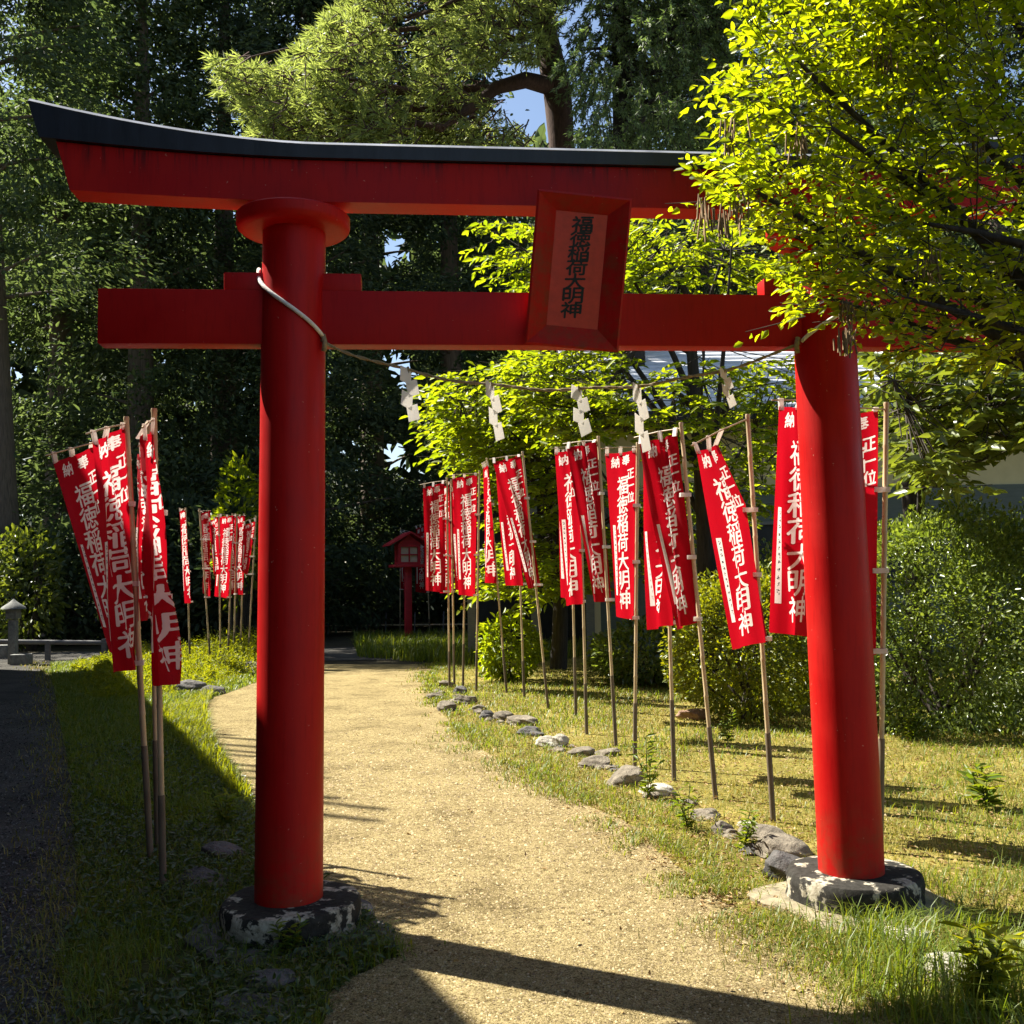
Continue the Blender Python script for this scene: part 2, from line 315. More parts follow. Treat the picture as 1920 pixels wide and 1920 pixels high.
def sticks(p0, p1, r0, r1):                            # 3-sided prisms
    n = len(p0); t = nz(p1-p0); ref = np.where(np.abs(t[:, 2:3]) < 0.9, np.array([[0, 0, 1.0]]), np.array([[1.0, 0, 0]]))
    u = nz(np.cross(t, ref)); w = np.cross(t, u); V = []
    r0 = np.broadcast_to(r0, (n,))[:, None]; r1 = np.broadcast_to(r1, (n,))[:, None]
    for p, r in ((p0, r0), (p1, r1)):
        for a in (0, 2.094, 4.189): V.append(p+r*(math.cos(a)*u+math.sin(a)*w))
    V = np.stack(V, 1).reshape(-1, 3); i = np.arange(n)[:, None]*6
    return V, np.concatenate([i+np.array([[j, (j+1) % 3, 3+(j+1) % 3, 3+j]]) for j in range(3)], 0)
def rnd(n, d=3): return RNG.normal(size=(n, d))
def flat_poly(name, pts, z, material, kind='structure', step=None):
    me = bpy.data.meshes.new(name)
    bm = bmesh.new(); vs = [bm.verts.new((p[0], p[1], z)) for p in pts]; f = bm.faces.new(vs)
    bmesh.ops.recalc_face_normals(bm, faces=bm.faces)
    if bm.faces[:][0].normal.z < 0: bmesh.ops.reverse_faces(bm, faces=bm.faces)
    bmesh.ops.triangulate(bm, faces=bm.faces); bm.to_mesh(me); bm.free()
    return tag(link(name, me, material), kind=kind)
def smoothpoly(pts, n=6, jit=0.0):
    pts = np.asarray(pts, float)[:, :2]; out = []
    k = len(pts)
    for i in range(k-1):
        p0 = pts[max(i-1, 0)]; p1 = pts[i]; p2 = pts[i+1]; p3 = pts[min(i+2, k-1)]
        for j in range(n):
            t = j/n; out.append(0.5*((2*p1)+(-p0+p2)*t+(2*p0-5*p1+4*p2-p3)*t*t+(-p0+3*p1-3*p2+p3)*t**3))
    out.append(pts[-1]); out = np.array(out)
    if jit: out = out+RNG.normal(size=out.shape)*jit
    return out

# ------------------------------------------------------------------ setting: ground, path, lawn, lane
def ground_patch():
    n = 96; V = []; rs = [0, 30, 80, 200, 600]
    mb = MB(); pts = [(0, 0, 0)]
    for r in rs[1:]:
        for j in range(n): pts.append((r*math.cos(2*math.pi*j/n), r*math.sin(2*math.pi*j/n), 0))
    f = [(0, 1+j, 1+(j+1) % n) for j in range(n)]
    for k in range(len(rs)-2):
        a = 1+k*n; bb = a+n
        f += [(a+j, bb+j, bb+(j+1) % n, a+(j+1) % n) for j in range(n)]
    mb.add(pts, f); return mb.build('ground', M['soil'], None, None)
tag(ground_patch(), kind='structure')
PR = [G(*p)[:2] for p in [(815, 1247), (800, 1275), (818, 1320), (870, 1385), (960, 1440), (1060, 1495), (1180, 1550), (1250, 1612), (1330, 1675), (1420, 1738), (1540, 1805), (1640, 1875), (1740, 1945)]]
PR = smoothpoly(PR+[np.array([1.75, 2.4]), np.array([2.0, 0.5]), np.array([2.0, -4])], 6, 0.012)
PL = [G(*p)[:2] for p in [(585, 1247), (520, 1266), (440, 1296), (392, 1315), (388, 1350), (402, 1400), (440, 1450), (472, 1500), (520, 1580), (600, 1660), (672, 1715), (735, 1775), (735, 1805), (640, 1850), (600, 1925)]]
PL = smoothpoly([*PL, np.array([-0.75, 1.6]), np.array([-0.9, -4])], 6, 0.012)
PATH = np.concatenate([PR, PL[::-1]])
flat_poly('gravel_path', PATH, 0.012, M['path'])
LAWN = np.concatenate([PR[:84], np.array([[12, 2], [14, 8], [14, 26], [1.5, 26], [-1.2, 20.5]])])
lawn_in = lambda x, y: inpoly(x, y, LAWN)
flat_poly('lawn', LAWN, 0.006, M['lawn'])
LANE_E = [G(*p)[:2] for p in [(60, 1242), (96, 1275), (112, 1350), (132, 1450), (142, 1600), (150, 1700), (112, 1800), (130, 1925)]]
LANE = np.concatenate([smoothpoly(LANE_E+[np.array([-2.0, 1.0]), np.array([-2.0, -4])], 5, 0.02), np.array([[-5.2, -4], [-5.2, 2], [-6, 7], [-7.5, 12], [-10.2, 19.5]])])
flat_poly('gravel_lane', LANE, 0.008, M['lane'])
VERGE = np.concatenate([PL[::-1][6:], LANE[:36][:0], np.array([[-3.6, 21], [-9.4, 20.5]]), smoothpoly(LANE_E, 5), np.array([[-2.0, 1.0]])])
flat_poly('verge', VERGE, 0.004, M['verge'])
flat_poly('far_lane', [(-30, 20.8), (-2.2, 20.2), (-0.8, 20.6), (6, 21.5), (6, 24.5), (-30, 24)], 0.010, M['lane'])

# ------------------------------------------------------------------ torii
TA = np.array([-1.027, 4.664]); TB = np.array([1.570, 4.926]); TC = (TA+TB)/2; TYAW = math.atan2(TB[1]-TA[1], TB[0]-TA[0])
t2 = np.array([math.cos(TYAW), math.sin(TYAW)]); n2_ = np.array([-t2[1], t2[0]])
def TW(u, w, z):                            # torii frame -> world
    q = TC+t2*u+n2_*w; return np.array([q[0], q[1], z])
torii = thing('torii', 'red shrine gate with black top beam spanning the gravel path', 'torii gate', (TC[0], TC[1], 0), None, TYAW)
SP = 1.305
for sgn in (-1, 1):
    # pillar, collar, plinth
    mb = MB(); pr = [(0.150, 0.14), (0.150, 0.6), (0.1485, 1.6), (0.146, 2.6), (0.143, 3.28)]
    V = []; n = 64
    for (r, z) in pr:
        for j in range(n):
            a = 2*math.pi*j/n; V.append((sgn*(SP-0.012*z)+r*math.cos(a), r*math.sin(a), z))
    mb.add(V, [(i*n+j, i*n+(j+1) % n, (i+1)*n+(j+1) % n, (i+1)*n+j) for i in range(len(pr)-1) for j in range(n)])
    mb.build('pillar', M['red'], torii, 3.1)
    MB().lathe([(0.14, 3.168), (0.218, 3.170), (0.242, 3.175), (0.255, 3.186), (0.260, 3.202), (0.260, 3.240), (0.252, 3.248), (0.14, 3.252)], 64, (sgn*(SP-0.035), 0, 0)).build('collar', M['red'], torii, 0.6)
    pb = MB().lathe([(0.316, -0.05), (0.314, 0.02), (0.307, 0.06), (0.311, 0.10), (0.305, 0.132), (0.296, 0.146), (0.27, 0.150), (0.05, 0.152)], 96, (sgn*SP+0.01, 0, 0), 0.017).build('plinth', M['concrete'], torii, 0.8)
    sb = MB(); pts = []
    for j in range(40):
        a = 2*math.pi*j/40; e = 4.5; r = 1/((abs(math.cos(a))**e+abs(math.sin(a))**e)**(1/e))
        r *= (0.39 if sgn > 0 else 0.40)*(1+0.06*math.sin(a*5+sgn)+0.04*random.random()); pts.append((sgn*SP+r*math.cos(a+0.3), r*math.sin(a+0.3)*0.92-0.02))
    sb.strip([[(x, y, -0.05) for x, y in pts], [(x, y, 0.022) for x, y in pts], [(sgn*SP+(x-sgn*SP)*0.96, y*0.96, 0.034) for x, y in pts]])
    sb.build('footing_slab', M['slab'] if sgn > 0 else M['rockdark'], torii, 0.8)
    for k in (-1, 1):
        MB().box((sgn*(SP-0.036)+k*0.215, 0, 2.928), (0.19, 0.10, 0.083), None, 0.006).build('wedge', M['red'], torii, 0.5)
MB().box((0, 0, 2.762), (4.266, 0.11, 0.253), None, 0.008).build('tie_beam', M['red'], torii, 0.5)
def rise(u): return 0.170*max(0.0, (abs(u)-1.15)/1.28)**1.7
us = np.linspace(-1, 1, 49)
secs = []
for s_ in us:                               # shimaki: lower red lintel, raked ends
    lo = 3.293; hi = 3.487
    ub = s_*2.248; ut = s_*2.310; rb = rise(ut)*0.42
    e0 = 0.082
    secs.append([(ub, -e0, lo+rise(ub)*0.25), (ut, -e0, hi+rb), (ut, e0*0.75, hi+rb), (ub, e0*0.75, lo+rise(ub)*0.25)])
MB().strip(secs).build('lintel', M['red'], torii, 0.5)
secs = []
for s_ in us:                               # kasagi: black cap beam curving up
    ub = s_*2.375; ut = s_*2.425; rb = rise(ub)*0.42; rt = rise(ut)
    secs.append([(ub, -0.108, 3.490+rb), (ut, -0.112, 3.549+rt), (ut, -0.098, 3.563+rt), (ut, 0, 3.590+rt), (ut, 0.10, 3.566+rt), (ut, 0.112, 3.556+rt), (ub, 0.108, 3.490+rb)])
MB().strip(secs).build('cap_beam', M['black'], torii, 0.4)
MB().strip([[(s_*2.42, -0.1135, 3.5505+rise(s_*2.425)), (s_*2.42, -0.0995, 3.5655+rise(s_*2.425)), (s_*2.42, -0.094, 3.5655+rise(s_*2.425)), (s_*2.42, -0.111, 3.548+rise(s_*2.425))] for s_ in us]).build('glint_strip', M['edge_glint'], torii, 0.4)  # thin pale strip painted as the highlight along the front chamfer

# ------------------------------------------------------------------ lettering (built-in font, meshed)
GL = {}
def glyph(ch):                             # outline triangles of one character, centred
    if ch not in GL:
        cu = bpy.data.curves.new('glyph', 'FONT'); cu.body = ch; cu.size = 1; cu.resolution_u = 4; cu.fill_mode = 'FRONT'
        ob = bpy.data.objects.new('glyph', cu); C.objects.link(ob)
        dg = bpy.context.evaluated_depsgraph_get(); me = bpy.data.meshes.new_from_object(ob.evaluated_get(dg))
        me.calc_loop_triangles(); v = np.array([x.co[:2] for x in me.vertices]).reshape(-1, 2); f = np.array([t.vertices[:] for t in me.loop_triangles]).reshape(-1, 3)
        C.objects.unlink(ob); bpy.data.objects.remove(ob); bpy.data.curves.remove(cu); bpy.data.meshes.remove(me)
        c = (v.max(0)+v.min(0))/2; GL[ch] = (v-c, f, 0.93 if ch == '一' else max((v.max(0)-v.min(0)).max(), 1e-3))
    return GL[ch]
def raster(items, w, h, nx, ny, fat):
    """brush-thick characters as a smooth field on the vertices of an nx by ny grid (x right, y down)"""
    ss = 2; W_, H_ = nx*ss+1, ny*ss+1; A = np.zeros((H_, W_), np.float32)
    for ch, cx, cy, ww, hh, sk in items:
        v, f, s = glyph(ch); x = v[:, 0]/s*ww; y = v[:, 1]/s*hh+sk*x
        X = (cx+x)/w*(W_-1); Y = -(cy+y)/h*(H_-1)
        for t in f:
            a, b_, c = (np.array([X[i], Y[i]]) for i in t)
            x0, x1 = int(max(0, math.floor(min(a[0], b_[0], c[0])))), int(min(W_-1, math.ceil(max(a[0], b_[0], c[0]))))
            y0, y1 = int(max(0, math.floor(min(a[1], b_[1], c[1])))), int(min(H_-1, math.ceil(max(a[1], b_[1], c[1]))))
            if x1 < x0 or y1 < y0: continue
            gx, gy = np.meshgrid(np.arange(x0, x1+1), np.arange(y0, y1+1))
            e = lambda p, q: (q[0]-p[0])*(gy-p[1])-(q[1]-p[1])*(gx-p[0])
            d1, d2, d3 = e(a, b_), e(b_, c), e(c, a)
            A[y0:y1+1, x0:x1+1] = np.maximum(A[y0:y1+1, x0:x1+1], (((d1 >= 0) & (d2 >= 0) & (d3 >= 0)) | ((d1 <= 0) & (d2 <= 0) & (d3 <= 0))))
    k = np.exp(-0.5*(np.arange(-5, 6)/1.5)**2); k /= k.sum()
    for ax in (0, 1): A = np.apply_along_axis(lambda r: np.convolve(r, k, 'same'), ax, A)
    return A[::ss, ::ss]-fat
def march(Fv, cw, chh, block=None):
    """split a grid of cells into the polygons inside (field > 0) and outside; runs of equal cells merge within cw-wide cloth cells.
    block: (i0, i1, j0, j1) cells left out of both. Returns grid-space vertices and the two face lists"""
    ny, nx = Fv.shape[0]-1, Fv.shape[1]-1; vid = {}; V = []
    def vert(x, y):
        k = (round(x, 3), round(y, 3))
        if k not in vid: vid[k] = len(V); V.append(k)
        return vid[k]
    ins, out = [], []
    B = Fv > 0
    for j in range(ny):
        i = 0
        while i < nx:
            if block and block[0] <= i < block[1] and block[2] <= j < block[3]: i += 1; continue
            c = (B[j, i], B[j, i+1], B[j+1, i+1], B[j+1, i])
            if all(c) or not any(c):
                e = i+1
                while e < nx and e % cw and not (block and e == block[0] and block[2] <= j < block[3]) and (B[j, e], B[j, e+1], B[j+1, e+1], B[j+1, e]) == c: e += 1
                (ins if c[0] else out).append((vert(i, j), vert(i, j+1), vert(e, j+1), vert(e, j))); i = e; continue
            pts = [(i, j), (i+1, j), (i+1, j+1), (i, j+1)]; P1, P0 = [], []
            for k in range(4):
                p, q = pts[k], pts[(k+1) % 4]; fp, fq = Fv[p[1], p[0]], Fv[q[1], q[0]]
                (P1 if fp > 0 else P0).append(p)
                if (fp > 0) != (fq > 0):
                    t = min(0.97, max(0.03, fp/(fp-fq))); m_ = (p[0]+(q[0]-p[0])*t, p[1]+(q[1]-p[1])*t); P1.append(m_); P0.append(m_)
            if len(P1) > 2: ins.append(tuple(vert(*p) for p in P1)[::-1])
            if len(P0) > 2: out.append(tuple(vert(*p) for p in P0)[::-1])
            i += 1
    return np.array(V, float), ins, out
def polymesh(name, V, faces):              # faces of mixed size, unused vertices dropped
    used = sorted({i for f in faces for i in f}); mp = {u: k for k, u in enumerate(used)}
    me = bpy.data.meshes.new(name); me.vertices.add(len(used)); me.vertices.foreach_set('co', np.asarray(V, np.float32)[used].ravel())
    lp = [mp[i] for f in faces for i in f]; ln = np.array([len(f) for f in faces], np.int32)
    me.loops.add(len(lp)); me.loops.foreach_set('vertex_index', np.array(lp, np.int32)); me.polygons.add(len(faces))
    me.polygons.foreach_set('loop_start', np.concatenate([[0], np.cumsum(ln)[:-1]]).astype(np.int32)); me.update(calc_edges=True); return me

# plaque hanging between the beams
pl_q = TW(0.034, -0.185, 2.950)
plaque = thing('shrine_plaque', 'red framed plaque with black vertical writing on the gate beams', 'plaque', pl_q)
plaque.rotation_euler = (R_(-13), R_(-1.6), TYAW)
plaque.rotation_euler = (Matrix.Rotation(TYAW, 3, 'Z') @ Matrix.Rotation(R_(5.0), 3, 'Y') @ Matrix.Rotation(R_(9), 3, 'X')).to_euler()
ow, oh, iw, ih, dp = 0.219, 0.350, 0.120, 0.262, 0.055
def rect(w, h, y, dz=0): return [(-w, y, -h+dz), (w, y, -h+dz), (w, y, h+dz), (-w, y, h+dz)]
mb = MB(); A = rect(ow, oh, 0); B = rect(ow-0.010, oh-0.010, -0.006); Cc = rect(iw, ih, dp-0.01, 0.012); D = rect(ow*0.86, oh*0.9, dp+0.03)
V = A+B+Cc+D; Fq = []
for a, bb in ((0, 4), (4, 8)):
    Fq += [(a+j, a+(j+1) % 4, bb+(j+1) % 4, bb+j) for j in range(4)]
Fq += [(0+j, 12+j, 12+(j+1) % 4, (j+1) % 4) for j in range(4)]+[(12, 13, 14, 15)]
mb.add(V, Fq); mb.build('frame', M['red'], plaque, 0.3)
MB().box((0, dp+0.002, 0.012), (iw*2+0.02, 0.02, ih*2+0.02)).build('panel', M['redpanel'], plaque, 0.3)
it = [(c, iw+0.006-0.003*k, -(0.052+0.0655*k), 0.098, 0.073, 0.10) for k, c in enumerate('福徳稲荷大明神')]
FV = raster(it, iw*2, ih*2, 120, 262, 0.17); gv_, gi, go = march(FV, 10, 10)
link('lettering', polymesh('lettering', np.stack([gv_[:, 0]/120*iw*2-iw, np.full(len(gv_), dp-0.0105), 0.012+ih-gv_[:, 1]/262*ih*2], 1), gi), M['ink'], plaque)
MB().tube([(0, dp+0.02, 0.30), (0, 0.15, 0.31)], 0.012, 8).build('bracket', M['red'], plaque)

# rope tied to both pillars, paper streamers on it
rp = thing('sacred_rope', 'straw rope tied round the gate pillars and sagging between them', 'rope', TW(0, 0, 2.6))
o3 = TW(0, 0, 2.6)
def local(pts): return [tuple(np.asarray(p)-o3) for p in pts]
pw = []
for k in range(25):                         # white cord slanting round the left pillar front
    a = R_(178+ (330-178)*k/24); z = 3.0-0.33*(k/24)**0.85
    pw.append(TW(-SP+0.034+0.158*math.cos(a), 0.158*math.sin(a), z))
wrapm = MB(); wrapm.tube(local(pw), 0.0095, 10); wrapm.build('pillar_wrap', M['cord'], rp, 3.1); wrapm = MB()
pw = [TW(SP-0.032+0.158*math.cos(R_(a)), 0.158*math.sin(R_(a)), 2.66+0.0016*(a-205)) for a in range(205, 300, 6)]
wrapm.tube(local(pw), 0.0095, 10); wrapm.build('pillar_wrap', M['cord'], rp, 3.1)
uL, uR = -1.142, 1.12
rope_pt = lambda u: TW(u, -0.065+0.05*math.sin((u-uL)/(uR-uL)*math.pi), 2.650-0.215*(1-((u-(uL+uR)/2)/((uR-uL)/2))**2)**0.9+0.005*math.sin(u*14))
pts = [rope_pt(u) for u in np.linspace(uL, uR, 90)]
mb = MB()
for ph in (0, math.pi):                     # two twisted strands
    q = [np.asarray(p)+np.array([0, math.cos(ph+i*1.1)*0.004, math.sin(ph+i*1.1)*0.004]) for i, p in enumerate(local(pts))]
    mb.tube(q, 0.0046, 7)
mb.tube(local([rope_pt(uL+0.01)+np.array([0.0, -0.01, 0.03]), rope_pt(uL+0.02)+np.array([0, -0.014, -0.0]), rope_pt(uL+0.01)+np.array([0.005, -0.01, -0.045])]), 0.012, 8)
mb.tube(local([rope_pt(uR-0.01)+np.array([0.0, -0.01, 0.03]), rope_pt(uR-0.02)+np.array([0, -0.014, 0]), rope_pt(uR-0.01)+np.array([-0.005, -0.01, -0.045])]), 0.012, 8)
mb.build('strand', M['rope'], rp, 3.1)
SHIDE = [(765, 0.235, 0.45, 1, 'leftmost white zigzag paper streamer, hanging nearest the left pillar'),
         (920, 0.255, 0.75, 1, 'twisted white paper streamer, second along the rope from the left pillar'),
         (1083, 0.215, 0.35, 1, 'white zigzag paper streamer hanging under the plaque, middle of the rope'),
         (1193, 0.30, 0.6, 1, 'long narrow white paper streamer reaching down to a banner top'),
         (1352, 0.17, 0.7, 1, 'short shaded paper streamer nearest the right pillar, seen edge on')]
for px, Ls, yaw, sg, lab in SHIDE:
    dq = ray(px, 700); k = ((TC[0]-cO[0])*n2_[0]+(TC[1]-cO[1])*n2_[1])/(dq[:2]@n2_); q = cO+dq*k
    u0 = (q[:2]-TC)@t2; p0 = rope_pt(u0)
    sh = thing('paper_streamer', lab, 'paper streamer', p0, 'paper streamers on the rope', TYAW+yaw*sg)
    mb = MB(); n = 4; w = 0.054; hh = Ls/n; thk = 0.0015
    for i in range(n):
        dx = 0.0105*(1 if i % 2 else -1)*sg+RNG.uniform(-.003, .003); y0 = -0.003-0.006*i; zt = -hh*i+0.006
        sl_ = -0.020*(1 if i % 2 else -1)*sg*RNG.uniform(0.7, 1.2)                 # each fold leans the other way
        corners = [(dx-w/2, y0, zt+sl_*0.6), (dx+w/2, y0-0.002, zt-sl_*0.6), (dx+w/2-sl_*0.5, y0-0.014, zt-hh*1.22-sl_*0.6), (dx-w/2-sl_*0.5, y0-0.010, zt-hh*1.22+sl_*0.6)]
        mb.add(corners+[(a, bq+thk, c) for a, bq, c in corners], [(0, 1, 2, 3), (7, 6, 5, 4), (0, 4, 5, 1), (1, 5, 6, 2), (2, 6, 7, 3), (3, 7, 4, 0)])
    mb.build('zigzag_strip', M['paper'], sh, None)
    MB().tube([(0, 0, 0.012), (0, -0.003, 0.0), (0, -0.002, -0.02)], 0.006, 6).build('tie', M['rope'], sh)

# ------------------------------------------------------------------ banners
BW, BH = 0.36, 1.36
NU, NV = 12, 40
GX, GY = 120, 440
def banner_design():
    it = [('納', 0.30*BW, -0.056*BH, 0.092, 0.092, 0.12), ('奉', 0.68*BW, -0.048*BH, 0.086, 0.086, 0.12)]
    for k, c in enumerate('正一位'): it.append((c, 0.83*BW, -(0.135+0.070*k)*BH, 0.086, 0.084, 0.10))
    for k, c in enumerate('福徳稲荷大明神'): it.append((c, (0.53-0.004*k)*BW, -(0.200+0.1145*k)*BH, 0.156, 0.152, 0.10))
    return march(raster(it, BW, BH, GX, GY, 0.22), GX//NU, GY//NV, (11, 22, 195, 382))
DG, D_IN, D_OUT = banner_design()
DU, DV = DG[:, 0]/GX, DG[:, 1]/GY
# small unreadable brush marks on the white name strip
mu = []; mvv = []; mf = []
for k in range(12):
    for j in range(6):
        cu_ = 0.137+random.uniform(-0.016, 0.016); cv_ = 0.465+k*0.032+random.uniform(-0.009, 0.009); a = random.uniform(0.4, 1.3); hu = 0.015*a; hv = 0.0013
        if random.random() < 0.5: hu, hv = 0.005, 0.005*a
        i0 = len(mu); mu += [cu_-hu, cu_+hu, cu_+hu, cu_-hu]; mvv += [cv_-hv, cv_-hv, cv_+hv, cv_+hv]; mf.append((i0, i0+1, i0+2, i0+3))
MU, MV_, MF = np.array(mu), np.array(mvv), np.array(mf)
def make_banner(label, ptop, pbase, TL, TR, BL, BR, side=1, rip=0.5, ph=0.0, bow=0.0, group='red banners along the path', bump_y=0.0, fold=0.0, detail=True, hang=None, rmid=None):
    base = G(*pbase); Y = base[1]; top = P(*ptop, Y); top[1] = Y
    o = thing('banner', label, 'banner', tuple(base), group)
    def poleat(z): return base+(top-base)*((z-base[2])/(top[2]-base[2]))
    tr = P(*TR, Y-0.005); br = P(*BR, Y-0.005)
    def free(px, ref):
        q = P(*px, Y); w = math.hypot(q[0]-ref[0], q[2]-ref[2]); dy = math.sqrt(max(0.0, min(0.34, BW)**2-w*w))*0.8
        return P(*px, Y-side*dy)
    tl = free(TL, tr); bl = free(BL, br)
    wd = nz((tr+br-tl-bl)*np.array([1, 1, 0])); nn = np.array([wd[1], -wd[0], 0.0])
    if nn[1] > 0: nn = -nn
    def cloth(u, v):
        u = np.asarray(u)[:, None]; v = np.asarray(v)[:, None]
        Lf = tl+(bl-tl)*v; Rt = tr+(br-tr)*v
        if rmid is not None:
            rm = P(*rmid[1], Y-0.01); v0 = rmid[0]; Rt = np.where(v < v0, tr+(rm-tr)*(v/v0), rm+(br-rm)*((v-v0)/(1-v0)))
        p = Lf+(Rt-Lf)*u
        e = (1-u)*(0.25+0.75*v)
        p = p+nn*(rip*0.070*np.sin(2*math.pi*(u*1.15+0.55*v+ph))*(0.25+0.75*np.sin(math.pi*np.clip(u, 0, 1)))*(0.35+0.65*v))
        p = p+nn*(rip*0.030*np.sin(2*math.pi*(u*2.6-1.1*v+ph*1.7))*np.sin(math.pi*u))
        p = p+wd*(bow*np.sin(math.pi*v)*(1-u))+wd*(fold*np.sin(math.pi*v*1.0)**2*np.sin(math.pi*u))
        p = p+np.array([0, 0, -1.0])*(0.012*np.sin(math.pi*u)*(1-v))
        return p
    cv_all = cloth(DU, DV)-base
    cl = link('cloth', polymesh('cloth', cv_all, D_OUT), M['cloth'], o, 3.14)
    def offs(u, v, d):
        p = cloth(u, v); e = 1e-3; du = cloth(u+e, v)-p; dv = cloth(u, v+e)-p; n = nz(np.cross(du, dv)); return p+n*d-base
    link('lettering', polymesh('lettering', cv_all, D_IN), M['white'], cl, 3.14)
    su, sv = np.meshgrid(np.linspace(11/GX, 22/GX, 3), np.linspace(195/GY, 382/GY, 18)); ii = np.arange(54).reshape(18, 3)
    SF = np.stack([ii[:-1, :-1], ii[1:, :-1], ii[1:, 1:], ii[:-1, 1:]], -1).reshape(-1, 4)
    link('name_strip', npmesh('name_strip', cloth(su.ravel(), sv.ravel())-base, SF), M['white'], cl, 3.14)
    if detail:
        sgn = 1 if np.dot(offs(np.array([0.5]), np.array([0.5]), 1.0)[0]-offs(np.array([0.5]), np.array([0.5]), 0.0)[0], cO-base) > 0 else -1
        link('strip_writing', npmesh('strip_writing', offs(MU, MV_, 0.003*sgn), MF), M['ink'], cl)
    # pole and stake
    zs = 0.42+0.2*((ph*7.3) % 1); pp = [poleat(z) for z in np.linspace(zs, top[2], 9)]
    mb = MB(); nodes = np.linspace(0, 1, 9); PP = []; RR = []
    for k in range(9):
        q = pp[k]-base
        for dz, r in ((-0.012, 0.0145), (0, 0.017), (0.012, 0.0145)): PP.append(q+np.array([0, 0, dz])); RR.append(r)
    mb.tube(PP, RR, 10); mb.build('pole', M['bamboo'], o, 1.2)
    MB().tube([poleat(-0.1)-base, poleat(zs+0.06)-base], 0.0178, 10).build('stake', M['stake'], o, 0.8)
    # cross bar and tabs
    up = np.array([0, 0, 0.035])
    if hang is None: cb0 = tl+up+wd*-0.05; cb1 = poleat(min(top[2]-0.03, tr[2]+0.055))
    else: cb0 = P(*hang[0], tl[1]); cb1 = P(*hang[1], Y)
    MB().tube([cb0-base, (cb0+cb1)/2-base+np.array([0, 0, 0.008]), cb1-base], 0.005, 6).build('cross_bar', M['bamboo'], o)
    for u in (0.06, 0.5, 0.94):
        q = cloth(np.array([u]), np.array([0.0]))[0]; tt = u
        qb = cb0+(cb1-cb0)*np.clip(np.dot(q-cb0, cb1-cb0)/np.dot(cb1-cb0, cb1-cb0), 0, 1)+np.array([0, 0, 0.012])
        mb = MB(); w = wd*0.016; nb = nn*0.007; dn = nz(qb-q)*-0.02
        A = [q-w+dn+nb, q+w+dn+nb, qb+w+nb, qb-w+nb]; B = [x-2*nb for x in A]
        mb.add([x-base for x in A+B], [(0, 1, 2, 3), (7, 6, 5, 4), (0, 4, 5, 1), (1, 5, 6, 2), (2, 6, 7, 3), (3, 7, 4, 0)]); mb.build('tab', M['white'], cl, None)
    for v in (0.33, 0.66, 0.985):
        q = cloth(np.array([1.0]), np.array([v]))[0]; pz = poleat(q[2]); out = nz(pz-q+wd*1e-3)
        mb = MB(); A = q-out*0.03; Bq = pz+out*0.021; hz = np.array([0, 0, 0.014]); s_ = np.cross(out, np.array([0, 0, 1.0]))*0.0195
        mb.add([x-base for x in (A-hz-s_, Bq-hz-s_, Bq+hz-s_, A+hz-s_, A-hz+s_, Bq-hz+s_, Bq+hz+s_, A+hz+s_)], [(0, 1, 2, 3), (7, 6, 5, 4), (0, 4, 5, 1), (1, 5, 6, 2), (2, 6, 7, 3), (3, 7, 4, 0)])
        mb.build('tab', M['white'], cl, None)
    return o
